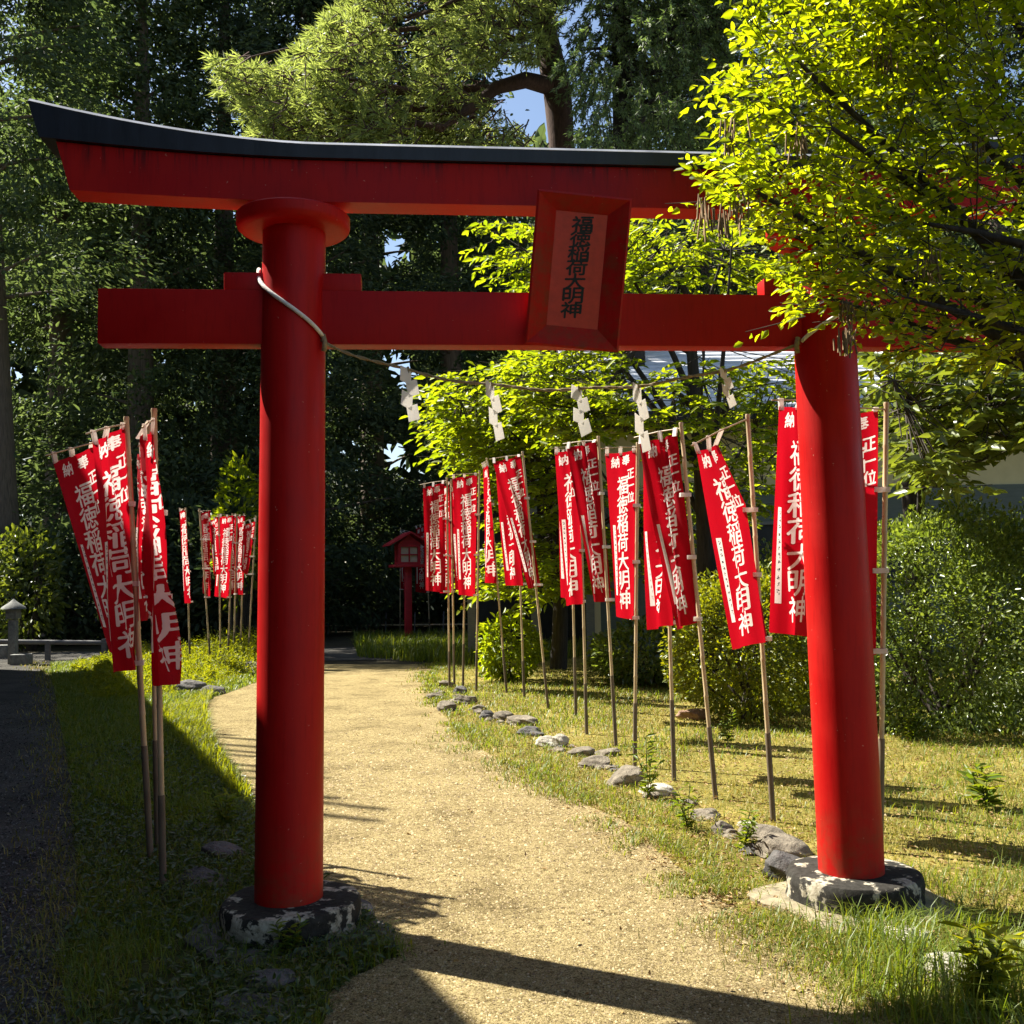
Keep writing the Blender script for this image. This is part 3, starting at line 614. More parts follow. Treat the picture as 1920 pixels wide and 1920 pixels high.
BN = [
 # label, pole top, pole base, TL, TR, BL, BR, side, ripple, phase
 ('red banner with pole just right of the right gate pillar', (1662, 758), (1650, 1600), (1548, 778), (1646, 768), (1560, 1238), (1644, 1228), 1, 0.35, 0.1, {}),
 ('red banner showing just left of the right pillar, its pole hidden', (1556, 745), (1560, 1572), (1460, 762), (1536, 756), (1443, 1186), (1540, 1196), 1, 0.45, 0.35, {}),
 ('red banner slipped down its cross bar, top bunched left of a bare pole', (1402, 780), (1450, 1543), (1306, 845), (1345, 832), (1372, 1218), (1438, 1203), 1, 0.30, 0.6, {'fold': 0.03, 'hang': ((1296, 836), (1400, 786)), 'rmid': (0.30, (1398, 945))}),
 ('wide red banner beside the long narrow paper streamer', (1277, 795), (1342, 1500), (1199, 828), (1270, 812), (1268, 1181), (1308, 1166), -1, 0.7, 0.15, {'bow': -0.02}),
 ('red banner partly hidden behind the wide one, strip at lower left', (1246, 828), (1264, 1465), (1206, 852), (1243, 842), (1212, 1181), (1262, 1172), 1, 0.8, 0.5, {}),
 ('flat red banner hanging straight with its strip along the left edge', (1196, 832), (1190, 1440), (1135, 850), (1192, 843), (1155, 1156), (1188, 1163), 1, 0.25, 0.85, {}),
 ('red banner whose strip crosses diagonally to its lower right', (1122, 820), (1155, 1400), (1063, 838), (1118, 826), (1112, 1128), (1146, 1129), -1, 0.8, 0.25, {}),
 ('red banner peeping out left behind the diagonal strip one', (1086, 832), (1100, 1378), (1041, 848), (1082, 840), (1060, 1136), (1092, 1132), 1, 0.7, 0.7, {}),
 ('narrow red banner edge behind two poles in mid row', (1068, 840), (1080, 1345), (1046, 850), (1064, 846), (1052, 1120), (1072, 1126), 1, 0.6, 0.4, {}),
 ('red banner under leaf spray with lower end pulled right', (980, 848), (1028, 1330), (924, 866), (976, 853), (990, 1104), (1013, 1100), -1, 0.55, 0.05, {}),
 ('red banner behind the pulled one, only its lower end showing', (968, 872), (983, 1310), (930, 885), (962, 880), (947, 1098), (981, 1098), 1, 0.7, 0.55, {}),
 ('thin red banner folded edge on along a leaning pole', (913, 860), (950, 1300), (906, 876), (916, 872), (909, 1092), (931, 1095), 1, 0.7, 0.9, {}),
 ('red banner at left of the mid row with upright writing', (899, 884), (893, 1297), (848, 896), (895, 889), (860, 1115), (891, 1119), 1, 0.35, 0.2, {}),
 ('tilted red sliver of banner between two upright banners', (874, 905), (868, 1290), (846, 920), (870, 914), (852, 1104), (868, 1108), 1, 0.8, 0.65, {}),
 ('leftmost sunlit banner of the right hand row', (838, 897), (843, 1293), (793, 913), (833, 904), (798, 1107), (836, 1112), -1, 0.5, 0.45, {}),
 ('red banner overlapping behind the leftmost sunlit one', (846, 900), (852, 1288), (818, 916), (842, 908), (824, 1112), (846, 1112), 1, 0.6, 0.78, {}),
 ('dark red banner in shade just right of the red lantern', (798, 980), (806, 1197), (780, 990), (797, 985), (779, 1110), (802, 1112), 1, 0.4, 0.3, {'detail': False}),
 ('shaded banner behind the red lantern with white writing below it', (751, 990), (750, 1196), (753, 1000), (770, 996), (751, 1104), (768, 1106), 1, 0.4, 0.6, {'detail': False}),
]
for lab, a, bq, tl, tr, bl, br, sd_, rp_, ph, kw in BN:
    make_banner(lab, a, bq, tl, tr, bl, br, sd_, rp_, ph, group='red banners in the row right of the path', **kw)
BL_ = [
 ('tilted red banner farthest left, its bar reaching past the pole', (232, 800), (280, 1570), (99, 866), (176, 836), (206, 1222), (240, 1240), 1, 0.25, 0.3, {}),
 ('dark red banner overlapping the tilted one, low end nearest the grass', (237, 785), (283, 1622), (172, 828), (233, 797), (216, 1262), (258, 1250), 1, 0.7, 0.12, {}),
 ('backlit red banner curling round the tallest near left pole', (289, 770), (306, 1672), (270, 818), (286, 806), (303, 1286), (325, 1282), 1, 0.9, 0.55, {'bow': -0.075}),
 ('slip of red banner behind the tallest near left pole', (280, 800), (296, 1600), (262, 850), (277, 845), (262, 1165), (274, 1160), 1, 0.6, 0.8, {}),
 ('lone narrow red banner farthest left among the distant ones', (348, 953), (357, 1262), (336, 957), (347, 956), (347, 1131), (359, 1131), 1, 0.6, 0.2, {}),
 ('second distant narrow banner, twisted along its pole', (374, 955), (396, 1262), (374, 962), (394, 957), (384, 1110), (392, 1122), -1, 0.8, 0.5, {}),
 ('distant red banner tilted left behind the cluster', (410, 966), (414, 1260), (392, 976), (409, 968), (400, 1080), (413, 1076), 1, 0.6, 0.7, {}),
 ('distant red banner in front of the cluster, strip bent across it', (436, 964), (427, 1256), (412, 968), (440, 966), (402, 1118), (428, 1122), 1, 0.5, 0.1, {}),
 ('distant red banner second from right in the cluster', (444, 968), (438, 1254), (424, 974), (446, 970), (424, 1112), (442, 1116), -1, 0.6, 0.4, {}),
 ('distant red banner right of the cluster, bottom caught at its pole', (458, 964), (450, 1252), (440, 968), (460, 966), (441, 1114), (456, 1116), 1, 0.6, 0.9, {}),
 ('distant red banner leaning right beside the left gate pillar', (480, 968), (464, 1252), (457, 984), (480, 976), (452, 1070), (464, 1078), 1, 0.4, 0.6, {}),
]
for lab, a, bq, tl, tr, bl, br, sd_, rp_, ph, kw in BL_:
    make_banner(lab, a, bq, tl, tr, bl, br, sd_, rp_, ph, group='red banners in the row left of the path', **kw)

# ------------------------------------------------------------------ red lantern, post lantern, fences
lb = G(766, 1204)
lan = thing('wooden_lantern', 'red wooden lantern with gabled roof on a post, in shade', 'lantern', tuple(lb), None, R_(18))
MB().box((0, 0, 0.95), (0.17, 0.17, 1.9), None, 0.01).build('post', M['reddark'], lan, 0.5)
MB().box((0, 0, 1.92), (0.86, 0.62, 0.07), None, 0.01).build('shelf', M['reddark'], lan, 0.5)
fr = MB()
for sx in (-1, 1):
    for sy in (-1, 1): fr.box((sx*0.25, sy*0.2, 2.2), (0.07, 0.07, 0.52))
for sy in (-1, 1):
    fr.box((0, sy*0.2, 2.43), (0.44, 0.06, 0.07)); fr.box((0, sy*0.2, 1.985), (0.44, 0.06, 0.06)); fr.box((0, sy*0.205, 2.2), (0.035, 0.03, 0.36)); fr.box((0, sy*0.206, 2.2), (0.43, 0.028, 0.03))
for sx in (-1, 1):
    fr.box((sx*0.25, 0, 2.43), (0.06, 0.33, 0.07)); fr.box((sx*0.25, 0, 1.985), (0.06, 0.33, 0.06)); fr.box((sx*0.255, 0, 2.2), (0.03, 0.035, 0.36))
fr.build('light_box', M['reddark'], lan, 0.5)
MB().box((0, 0, 2.2), (0.42, 0.34, 0.40)).build('paper_pane', M['pane'], lan, None)
rf = MB()
for s_ in (-1, 1):
    rf.strip([[(0.0, y, 2.78), (s_*0.55, y, 2.46), (s_*0.55, y, 2.42), (0.0, y, 2.73)] for y in (-0.46, 0.46)])
rf.build('roof', M['reddark'], lan, 0.4)
MB().strip([[(-0.3, y, 2.47), (0.3, y, 2.47), (0, y, 2.70)] for y in (-0.22, 0.22)]).build('gable', M['reddark'], lan, 0.4)
sb_ = G(24, 1246)
sl = thing('stone_lantern', 'small grey stone post lantern beside the lane, far left', 'stone lantern', tuple(sb_))
MB().box((0, 0, 0.45), (0.15, 0.15, 0.92), None, 0.015).build('post', M['stone'], sl, 0.5)
MB().box((0, 0, 1.02), (0.22, 0.22, 0.20), None, 0.015).build('fire_box', M['stone'], sl, 0.5)
MB().lathe([(0.24, 1.12), (0.22, 1.16), (0.10, 1.24), (0.03, 1.30), (0.01, 1.32)], 24).build('cap', M['stone'], sl, 0.6)
for px, py, w, h_, lab in ((40, 1247, 0.34, 0.22, 'grey stone block on the ground right of the post lantern'), (2, 1235, 0.36, 0.30, 'grey stone block at the picture edge behind the post lantern')):
    q = G(px, py); mb = MB(); mb.box((0, 0, h_/2), (w, 0.3, h_), None, 0.025)
    ob = mb.build('stone_block', M['stone'], None, 0.6); ob.location = q; tag(ob, lab, 'stone block')
q0 = P(-40, 1188, 21.5); rl = thing('wooden_rail', 'low weathered wooden rail behind the post lantern', 'rail', (q0[0], q0[1], 0))
MB().tube([(-0.3, 0, 0.45), (2.6, 0.6, 0.33)], 0.05, 10).build('rail', M['greyboard'], rl)
for k in (0.1, 1.3, 2.4): MB().box((k, 0.6*(k+0.3)/2.9, 0.2), (0.09, 0.09, 0.44)).build('post', M['greyboard'], rl, 0.5)
q1 = G(615, 1190); lf = thing('rope_fence', 'low fence of thin stakes and rails across the shaded end of the path', 'fence', (q1[0], q1[1], 0))
for k in range(6): MB().tube([(k*0.85, 0, 0), (k*0.85+0.02, 0, 0.62)], 0.022, 8).build('stake', M['greyboard'], lf)
MB().tube([(-0.1, 0, 0.26), (4.4, 0, 0.23)], 0.02, 8).build('rail', M['bamboo'], lf)
q2 = G(500, 1172); fw = thing('timber_wall', 'long low grey timber wall in deep shade behind the path end', 'wall', (q2[0]-4, q2[1], 0))
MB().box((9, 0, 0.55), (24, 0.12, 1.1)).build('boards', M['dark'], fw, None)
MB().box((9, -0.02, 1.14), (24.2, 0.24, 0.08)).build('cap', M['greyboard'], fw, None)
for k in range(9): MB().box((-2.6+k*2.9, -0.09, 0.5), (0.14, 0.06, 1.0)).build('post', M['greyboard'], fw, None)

# ------------------------------------------------------------------ building behind the lawn
bd = thing('shrine_office', 'low building with beige upper wall and pale ribbed metal roof', 'building', (6.3, 19.8, 0))
MB().box((0, 3.0, 2.35), (9.2, 6.0, 4.7)).build('wall', M['wall_b'], bd, None)
MB().box((0, -0.04, 1.6), (9.26, 0.05, 3.2)).build('boarding', M['wall_g'], bd, None)
rb = MB(); rb.strip([[(x, -0.9, 4.62), (x, 3.2, 6.9), (x, 3.2, 6.8), (x, -0.9, 4.5)] for x in (-5.2, 5.2)]); rb.strip([[(x, 7.4, 4.62), (x, 3.203, 6.9), (x, 3.203, 6.8), (x, 7.4, 4.5)] for x in (-5.2, 5.2)])
roof = rb.build('roof', M['roofm'], bd, None)
rs = MB()
for k in range(17):
    t = (k+0.5)/17; rs.tube([(-5.2, -0.9+4.1*t, 4.622+2.28*t), (5.2, -0.9+4.1*t, 4.622+2.28*t)], 0.04, 6)
rs.build('seam', M['roofm'], roof)
MB().box((0, -0.93, 4.52), (10.4, 0.06, 0.18)).build('fascia', M['dark'], bd, None)
lt = MB(); lt.strip([[(-4.65, y, 4.25), (-7.4, y, 3.75), (-7.4, y, 3.64), (-4.65, y, 4.14)] for y in (-0.6, 3.5)]); lt.build('lean_to_roof', M['greyboard'], bd, None)
MB().box((-5.95, 2.6, 1.8), (2.55, 0.1, 3.6)).build('lean_to_wall', M['dark'], bd, None)
for x, zz in ((-7.1, 3.68), (-5.9, 3.9), (-4.85, 4.1)): MB().box((x, -0.3, zz/2), (0.15, 0.15, zz)).build('post', M['greyboard'], bd, None)
for x in (-1.6, 1.2, 3.0):
    w = MB().box((x, -0.083, 1.9), (1.4, 0.03, 1.2)).build('window', M['dark'], bd, None)
    MB().box((x, -0.10, 2.53), (1.52, 0.06, 0.06)).build('frame', M['greyboard'], w, None); MB().box((x, -0.10, 1.27), (1.52, 0.06, 0.06)).build('frame', M['greyboard'], w, None)
# long hall left of the lane, outside the photo: it casts the straight-edged shade
HD = nz(np.array([-0.425, 0.905])); HN = np.array([-HD[1], HD[0]])
h0 = np.array([-0.45, 4.1])+HN*0.17; RIDGE = 8.0
hang_ = math.atan2(HD[1], HD[0])
off = None
sh = np.array([-0.88, 0.475])*RIDGE/math.tan(SUN_EL)
hb = h0+sh                                   # foot of the ridge line
hl = thing('long_hall', 'long dark hall with a straight gabled roof left of the lane', 'hall', (hb[0], hb[1], 0), None, hang_)
MB().box((1.5, 2.0, 2.6), (27, 5.0, 5.2)).build('wall', M['dark'], hl, None)
r_ = MB(); r_.strip([[(x, 0.0, RIDGE), (x, -1.3, 5.9), (x, -1.3, 5.75), (x, 0.0, RIDGE-0.2)] for x in (-12.5, 15.6)]); r_.strip([[(x, 0.003, RIDGE), (x, 4.9, 4.6), (x, 4.9, 4.4), (x, 0.003, RIDGE-0.2)] for x in (-12.5, 15.6)])
r_.build('roof', M['dark'], hl, None)

for k in range(11): MB().tube([(3.7+k*0.42+0.1*math.sin(k*2.3), 0.0, RIDGE-0.1), (3.7+k*0.42+0.1*math.sin(k*2.3), 0.0, RIDGE+1.75+0.3*math.sin(k*1.7))], 0.04, 8).build('shadow_post', M['dark'], hl)  # added posts, out of view, only to throw thin shadow lines on the path
# ------------------------------------------------------------------ stones
def rock(label, px, py, wpx, mname='rock', flat=0.5, seed=0, elong=0.8, sink=0.32, group='stones edging the path'):
    q = G(px, py); w = wpx/FPX*q[1]*0.56
    bm = bmesh.new(); bmesh.ops.create_icosphere(bm, subdivisions=4, radius=1)
    rs_ = np.random.default_rng(seed+int(px)); dirs = nz(rs_.normal(size=(9, 3))); offs_ = rs_.uniform(0.55, 0.92, 9)
    ph = rs_.uniform(0, 6, 6)
    for v in bm.verts:
        c = np.array(v.co)
        for d, o_ in zip(dirs, offs_):
            e = c@d-o_
            if e > 0: c = c-d*e*0.85
        c *= 1+0.035*math.sin(c[0]*7+ph[0])*math.sin(c[1]*6+ph[1])+0.03*math.sin(c[2]*13+ph[2]+c[0]*5)+0.015*math.sin(c[1]*21+ph[3])
        v.co = c*np.array([w, w*elong, w*flat])
    me = bpy.data.meshes.new('stone'); bm.to_mesh(me); bm.free()
    o = link('stone', me, M[mname], None, 0.5); o.location = (q[0], q[1]+w*elong*0.7, w*flat*(1-2*sink)*0.8); o.rotation_euler = (rs_.uniform(-.15, .15), rs_.uniform(-.15, .15), rs_.uniform(-0.6, 0.6))
    return tag(o, label, 'stone', group)
RK = [
 ('small pale stone at the far tip of the stone edging, below the pole cluster', 838, 1290, 34, 'rock', .6), ('grey stone lowest in the heap below the pole cluster', 836, 1335, 40, 'rock', .7),
 ('brownish grey stone on the path side of the heap below the poles', 814, 1312, 30, 'rock', .7), ('flat grey stone right of the heap below the pole cluster', 876, 1322, 52, 'rock', .45),
 ('dark stone tucked behind the heap between the pole feet', 862, 1302, 34, 'rockdark', .6), ('low grey stone behind weeds between heap and dark hollow stone', 895, 1334, 34, 'rock', .5),
 ('small dark sided stone before the mid row banners', 914, 1348, 26, 'rockdark', .9), ('mid grey angular stone right of the small dark sided one', 946, 1352, 40, 'rock', .6),
 ('broad layered grey stone with dark hollow under it', 982, 1362, 62, 'rock', .45), ('dark stone under the broad layered one', 992, 1380, 44, 'rockdark', .5),
 ('wide white stone left in the bright white pair', 1028, 1402, 46, 'rockpale', .6), ('upright white stone right in the bright white pair', 1052, 1402, 32, 'rockpale', 1.15),
 ('grey stone next right of the bright white pair', 1092, 1420, 52, 'rock', .45), ('pale grey flat stone second right of the white pair', 1136, 1420, 54, 'rock', .4),
 ('grey stone set forward below the pale flat one', 1118, 1442, 60, 'rock', .5), ('large rounded grey stone behind a leafy weed', 1176, 1476, 84, 'rock', .55),
 ('low pale stone among weeds below a banner pole', 1240, 1494, 70, 'rockpale', .4), ('flat grey stone in grass left of the leaning pole foot', 1322, 1540, 64, 'rock', .4),
 ('small pale stone by the foot of the slipped banner pole', 1412, 1556, 48, 'rockpale', .4), ('long flat pale stone above the big dark rock near the right pillar', 1440, 1580, 88, 'rock', .35),
 ('large pale topped rock left of the right plinth', 1472, 1612, 104, 'rock', .5), ('big dark cracked rock touching the right plinth', 1486, 1655, 96, 'rockdark', .75),
 ('flat pale stone in grass in front of the right plinth', 1712, 1778, 110, 'rockpale', .35), ('greyish stone half hidden by grass at lower right', 1806, 1850, 130, 'rockpale', .4),
 ('reddish brown stone on the lawn at the foot of the yellow shrub', 1302, 1352, 62, 'rockred', .6),
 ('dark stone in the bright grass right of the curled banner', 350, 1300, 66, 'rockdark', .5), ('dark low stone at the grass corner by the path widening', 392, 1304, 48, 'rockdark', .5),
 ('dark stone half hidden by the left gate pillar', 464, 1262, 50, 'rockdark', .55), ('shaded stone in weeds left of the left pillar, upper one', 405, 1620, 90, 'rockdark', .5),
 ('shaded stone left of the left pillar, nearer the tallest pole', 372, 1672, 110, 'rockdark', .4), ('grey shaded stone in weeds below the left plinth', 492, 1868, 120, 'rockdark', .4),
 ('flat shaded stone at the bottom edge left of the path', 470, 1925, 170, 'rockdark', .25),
]
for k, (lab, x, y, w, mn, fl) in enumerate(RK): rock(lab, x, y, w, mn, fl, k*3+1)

er = smoothpoly([G(*p) for p in [(822, 1300), (870, 1330), (950, 1365), (1040, 1405), (1130, 1445), (1220, 1490), (1320, 1545), (1410, 1590), (1460, 1640)]], 10)
for k in range(46):
    t = er[random.randrange(len(er))]+np.array([random.gauss(0.03, 0.07), random.gauss(0, 0.07)]); px_, py_ = proj(np.array([t[0], t[1], 0.0]))
    rock('small weathered stone half buried in grass between the larger stones edging the path', float(px_), float(py_), random.uniform(22, 46)*6.5/t[1]*1.0, random.choice(['rock', 'rock', 'rockdark']), random.uniform(0.4, 0.75), 300+k, 0.8, 0.35, 'small half buried stones edging the path')

# ------------------------------------------------------------------ trees
def crown_leaves(tw0, twd, twl, nl, Ln, Wd, up=0.6, spread=0.9, droop=0.15):
    """leaves set alternately along straight twigs"""
    n = len(tw0); T = np.repeat(np.linspace(0.15, 1.0, nl)[None, :], n, 0)+RNG.uniform(-0.04, 0.04, (n, nl))
    pos = tw0[:, None, :]+twd[:, None, :]*(twl[:, None]*T)[..., None]; pos[..., 2] -= droop*(T**2)*twl[:, None]
    sdv = nz(np.cross(twd, np.array([[0, 0, 1.0]]))); alt = np.where(np.arange(nl) % 2 == 0, 1.0, -1.0)[None, :, None]
    ax = twd[:, None, :]*0.7+sdv[:, None, :]*alt*spread+RNG.normal(size=(n, nl, 3))*0.28; ax[..., 2] -= droop*1.5
    nr = np.array([0, 0, up])+RNG.normal(size=(n, nl, 3))*0.5
    k = n*nl
    return leaves(pos.reshape(-1, 3), ax.reshape(-1, 3), nr.reshape(-1, 3), Ln*RNG.uniform(0.65, 1.2, k), Wd*RNG.uniform(0.7, 1.15, k))
def sample_px(poly, Y0, Y1, n, clump=0.0, seed=1):
    """points filling the volume seen through an outline between two distances"""
    poly = np.array(poly, float); lo = poly.min(0); hi = poly.max(0); out = []
    tot = 0
    while tot < n:
        x = RNG.uniform(lo[0], hi[0], n*2); y = RNG.uniform(lo[1], hi[1], n*2); ok = inpoly(x, y, poly)
        x = x[ok]; y = y[ok]; Y = RNG.uniform(Y0, Y1, len(x))
        q = np.stack([P(a, bb, c) for a, bb, c in zip(x, y, Y)]) if len(x) else np.zeros((0, 3))
        if clump:
            s = vnoise(q[:, 0]+q[:, 1]*0.7, q[:, 2]*1.2+q[:, 1]*0.5, clump, seed); q = q[s > RNG.uniform(0.22, 0.62, len(q))]
        out.append(q); tot += len(q)
    return np.concatenate(out)[:n]
def limb_mesh(mb, a, b_, r0, r1, bend=0.15, n=8):
    a = np.asarray(a, float); b_ = np.asarray(b_, float); Ln = np.linalg.norm(b_-a); m_ = (a+b_)/2+np.array([random.uniform(-1, 1), random.uniform(-1, 1), random.uniform(0.2, 1.2)])*bend*Ln
    t = np.linspace(0, 1, n)[:, None]; pts = (1-t)**2*a+2*t*(1-t)*m_+t*t*b_
    mb.tube(pts, np.linspace(r0, r1, n), 8); return pts
def finish_tree(name, label, cat, base, trunk_mb, trunk_mat, crown_parts, crown_mat, group=None, twig_parts=None, crown_name='crown', twig_mat='twig'):
    o = thing(name, label, cat, (base[0], base[1], 0), group); bo = np.array([base[0], base[1], 0.0])
    if trunk_mb is not None:
        trunk_mb.v = [(v[0]-bo[0], v[1]-bo[1], v[2]) for v in trunk_mb.v]; trunk_mb.build('trunk', trunk_mat, o, 1.2)
    link(crown_name, catmesh(crown_name, [(V-bo, F) for V, F in crown_parts]), crown_mat, o)
    if twig_parts: link('twigs', catmesh('twigs', [(V-bo, F) for V, F in twig_parts]), M[twig_mat], o)
    return o

# foreground broadleaf tree, overhanging the right end of the gate
def front_tree():
    base = np.array([3.15, 4.0]); poly = [(1510, -260), (1470, 0), (1415, 100), (1378, 165), (1392, 245), (1335, 335), (1345, 388), (1420, 405), (1480, 430), (1520, 530), (1490, 622), (1515, 632), (1570, 570), (1650, 600), (1720, 660), (1920, 700), (2300, 700), (2300, -260)]
    n = 3000; q = sample_px(poly, 3.55, 4.2, n, 2.4, 3); pxq, pyq = proj(q); q = q[((pxq < 1500) & (pyq < 420)) | (RNG.uniform(size=n) < np.where(pxq > 1900, 0.5, np.where(pyq > 220, 0.62, 0.75)))]; n = len(q)
    tip = nz(q-np.array([3.0, 4.0, 2.0])); d = nz(tip+rnd(n)*0.45+np.array([-0.2, 0, 0.05])); ln = RNG.uniform(0.11, 0.26, n)
    crown = [crown_leaves(q, d, ln, 9, 0.051, 0.0235, 0.5)]
    mb = MB(); mb.tube([(3.15, 4.0, -0.05), (3.12, 4.0, 0.8), (3.02, 3.98, 1.7), (2.95, 3.98, 2.4)], [0.15, 0.12, 0.105, 0.09], 12)
    ends = [(1800, 500), (1740, 420), (1560, 240), (1420, 360), (1650, 100), (1820, 180), (1560, 560), (1960, 60), (2100, 300), (1700, 560), (1500, 120), (1900, 380), (1480, 440), (1750, -150), (2000, -150)]
    tw = []
    for (x, y) in ends:
        e = P(x, y, random.uniform(3.6, 4.2)); st = np.array([3.0, 3.98, random.uniform(1.5, 2.4)])
        p = limb_mesh(mb, st, e, 0.042, 0.008, 0.10, 9); tw.append(p)
    allp = np.concatenate(tw)
    D = ((q[:, None, :]-allp[None])**2).sum(-1); near = allp[D.argmin(1)]
    am = D.argmin(1); cnt = {}; keep = np.linalg.norm(near-q, axis=1) < 0.42
    for i_ in range(len(q)):
        cnt[am[i_]] = cnt.get(am[i_], 0)+1
        if cnt[am[i_]] > 3: keep[i_] = False
    tparts = [sticks(q, q+d*ln[:, None], 0.0028, 0.0012), sticks(near[keep], q[keep], 0.004, 0.0026)]
    o = finish_tree('broadleaf_tree', 'sunlit yellow green broadleaf tree overhanging the right end of the gate', 'tree', base, mb, M['bark'], crown, M['l_front'], None, tparts)
    # hanging dry seed tassels
    cs = [(1320, 385), (1350, 395), (1385, 375), (1585, 560), (1830, 265), (1660, 90), (1585, 620), (1500, 250), (1745, 480), (1370, 240)]
    for (x, y) in cs:
        p0 = []; p1 = []; c = P(x, y, random.uniform(3.5, 3.75))
        for k in range(16):
            a = c+np.array([random.gauss(0, 0.022), random.gauss(0, 0.022), random.gauss(0, 0.02)]); p0.append(a); p1.append(a+np.array([random.gauss(0, 0.008), 0, -random.uniform(0.04, 0.10)]))
        V, F = sticks(np.array(p0), np.array(p1), 0.003, 0.004); link('seed_tassel', npmesh('seed_tassel', V-np.array([*base, 0]), F), M['drytwig'], o)
front_tree()
def mid_tree(name, label, bpx, polys, nt_, Ln, Wd, mname, Yr, trunk_top, r0=0.13, clump=1.1, nl=9, seed=1, zl=(0.25, 0.5), limbs=14):
    b_ = bpx; q = np.concatenate([sample_px(p, Yr[0], Yr[1], int(nt_*w), clump, seed) for p, w in polys]); n = len(q)
    axis = np.array([b_[0], b_[1], 0.0]); d = q-axis; d[:, 2] = 0; d = nz(nz(d)+rnd(n)*0.5*np.array([1, 1, 0.35])); ln = RNG.uniform(zl[0], zl[1], n)
    crown = [crown_leaves(q, d, ln, nl, Ln, Wd, 0.9)]
    mb = MB(); tt = np.asarray(trunk_top); tp = [np.array([b_[0], b_[1], -0.05])+(tt-np.array([b_[0], b_[1], -0.05]))*t+np.array([math.sin(t*5)*0.06, math.cos(t*4)*0.05, 0]) for t in np.linspace(0, 1, 8)]
    mb.tube(tp, np.linspace(r0, r0*0.35, 8), 12); pl_ = []
    for k in RNG.choice(n, limbs, replace=False):
        s_ = tp[random.randint(3, 7)]; pl_.append(limb_mesh(mb, s_, q[k], r0*0.32, 0.008, 0.08, 8))
    allp = np.concatenate(pl_); D = ((q[:, None, :]-allp[None])**2).sum(-1); near = allp[D.argmin(1)]; kp = np.linalg.norm(near-q, axis=1) < 1.0
    return finish_tree(name, label, 'tree', b_, mb, M['bark'], crown, M[mname], None, [sticks(q, q+d*ln[:, None], 0.006, 0.003), sticks(near[kp], q[kp], 0.009, 0.006)])
b1 = P(1322, 1160, 14.2)
mid_tree('broadleaf_tree', 'yellow green layered tree behind the plaque and the right hand banners', b1[:2],
  [([(905, 405), (1010, 415), (1480, 420), (1490, 560), (1180, 552), (960, 545), (910, 470)], 0.36), ([(1150, 655), (1240, 690), (1500, 660), (1500, 800), (1440, 900), (1380, 1000), (1300, 870), (1120, 780)], 0.34), ([(1000, 655), (1200, 655), (1180, 790), (1080, 830), (960, 700)], 0.3)], 1000, 0.15, 0.062, 'l_mid', (13.0, 15.6), P(1300, 560, 14.2), 0.17, 0.9, 9, 2, (0.3, 0.6), 20)
b2 = P(1046, 1225, 17.5)
mid_tree('broadleaf_tree', 'bright layered tree standing left of the mid row banners', b2[:2],
  [([(805, 735), (900, 690), (1080, 700), (1130, 790), (1060, 850), (860, 830), (830, 770)], 0.45), ([(840, 850), (1060, 830), (1060, 1000), (1000, 1060), (930, 900)], 0.25), ([(920, 1030), (1100, 1000), (1110, 1110), (960, 1120), (890, 1090)], 0.25), ([(1060, 900), (1330, 900), (1330, 1080), (1100, 1090)], 0.22)], 820, 0.18, 0.078, 'l_mid', (15.4, 18.0), P(1040, 760, 17.5), 0.15, 0.8, 9, 5, (0.4, 0.8), 18)
b3 = P(1712, 1100, 11.8)
mid_tree('broadleaf_tree', 'large leaved tree with dark trunk behind the right pillar and tall shrub', b3[:2],
  [([(1625, 655), (1930, 660), (2150, 650), (2150, 900), (1900, 830), (1800, 850), (1770, 930), (1690, 870), (1640, 800)], 1.0)], 800, 0.15, 0.068, 'l_back', (8.0, 11.4), P(1690, 620, 11.8), 0.17, 1.2, 9, 7, (0.25, 0.5), 12)

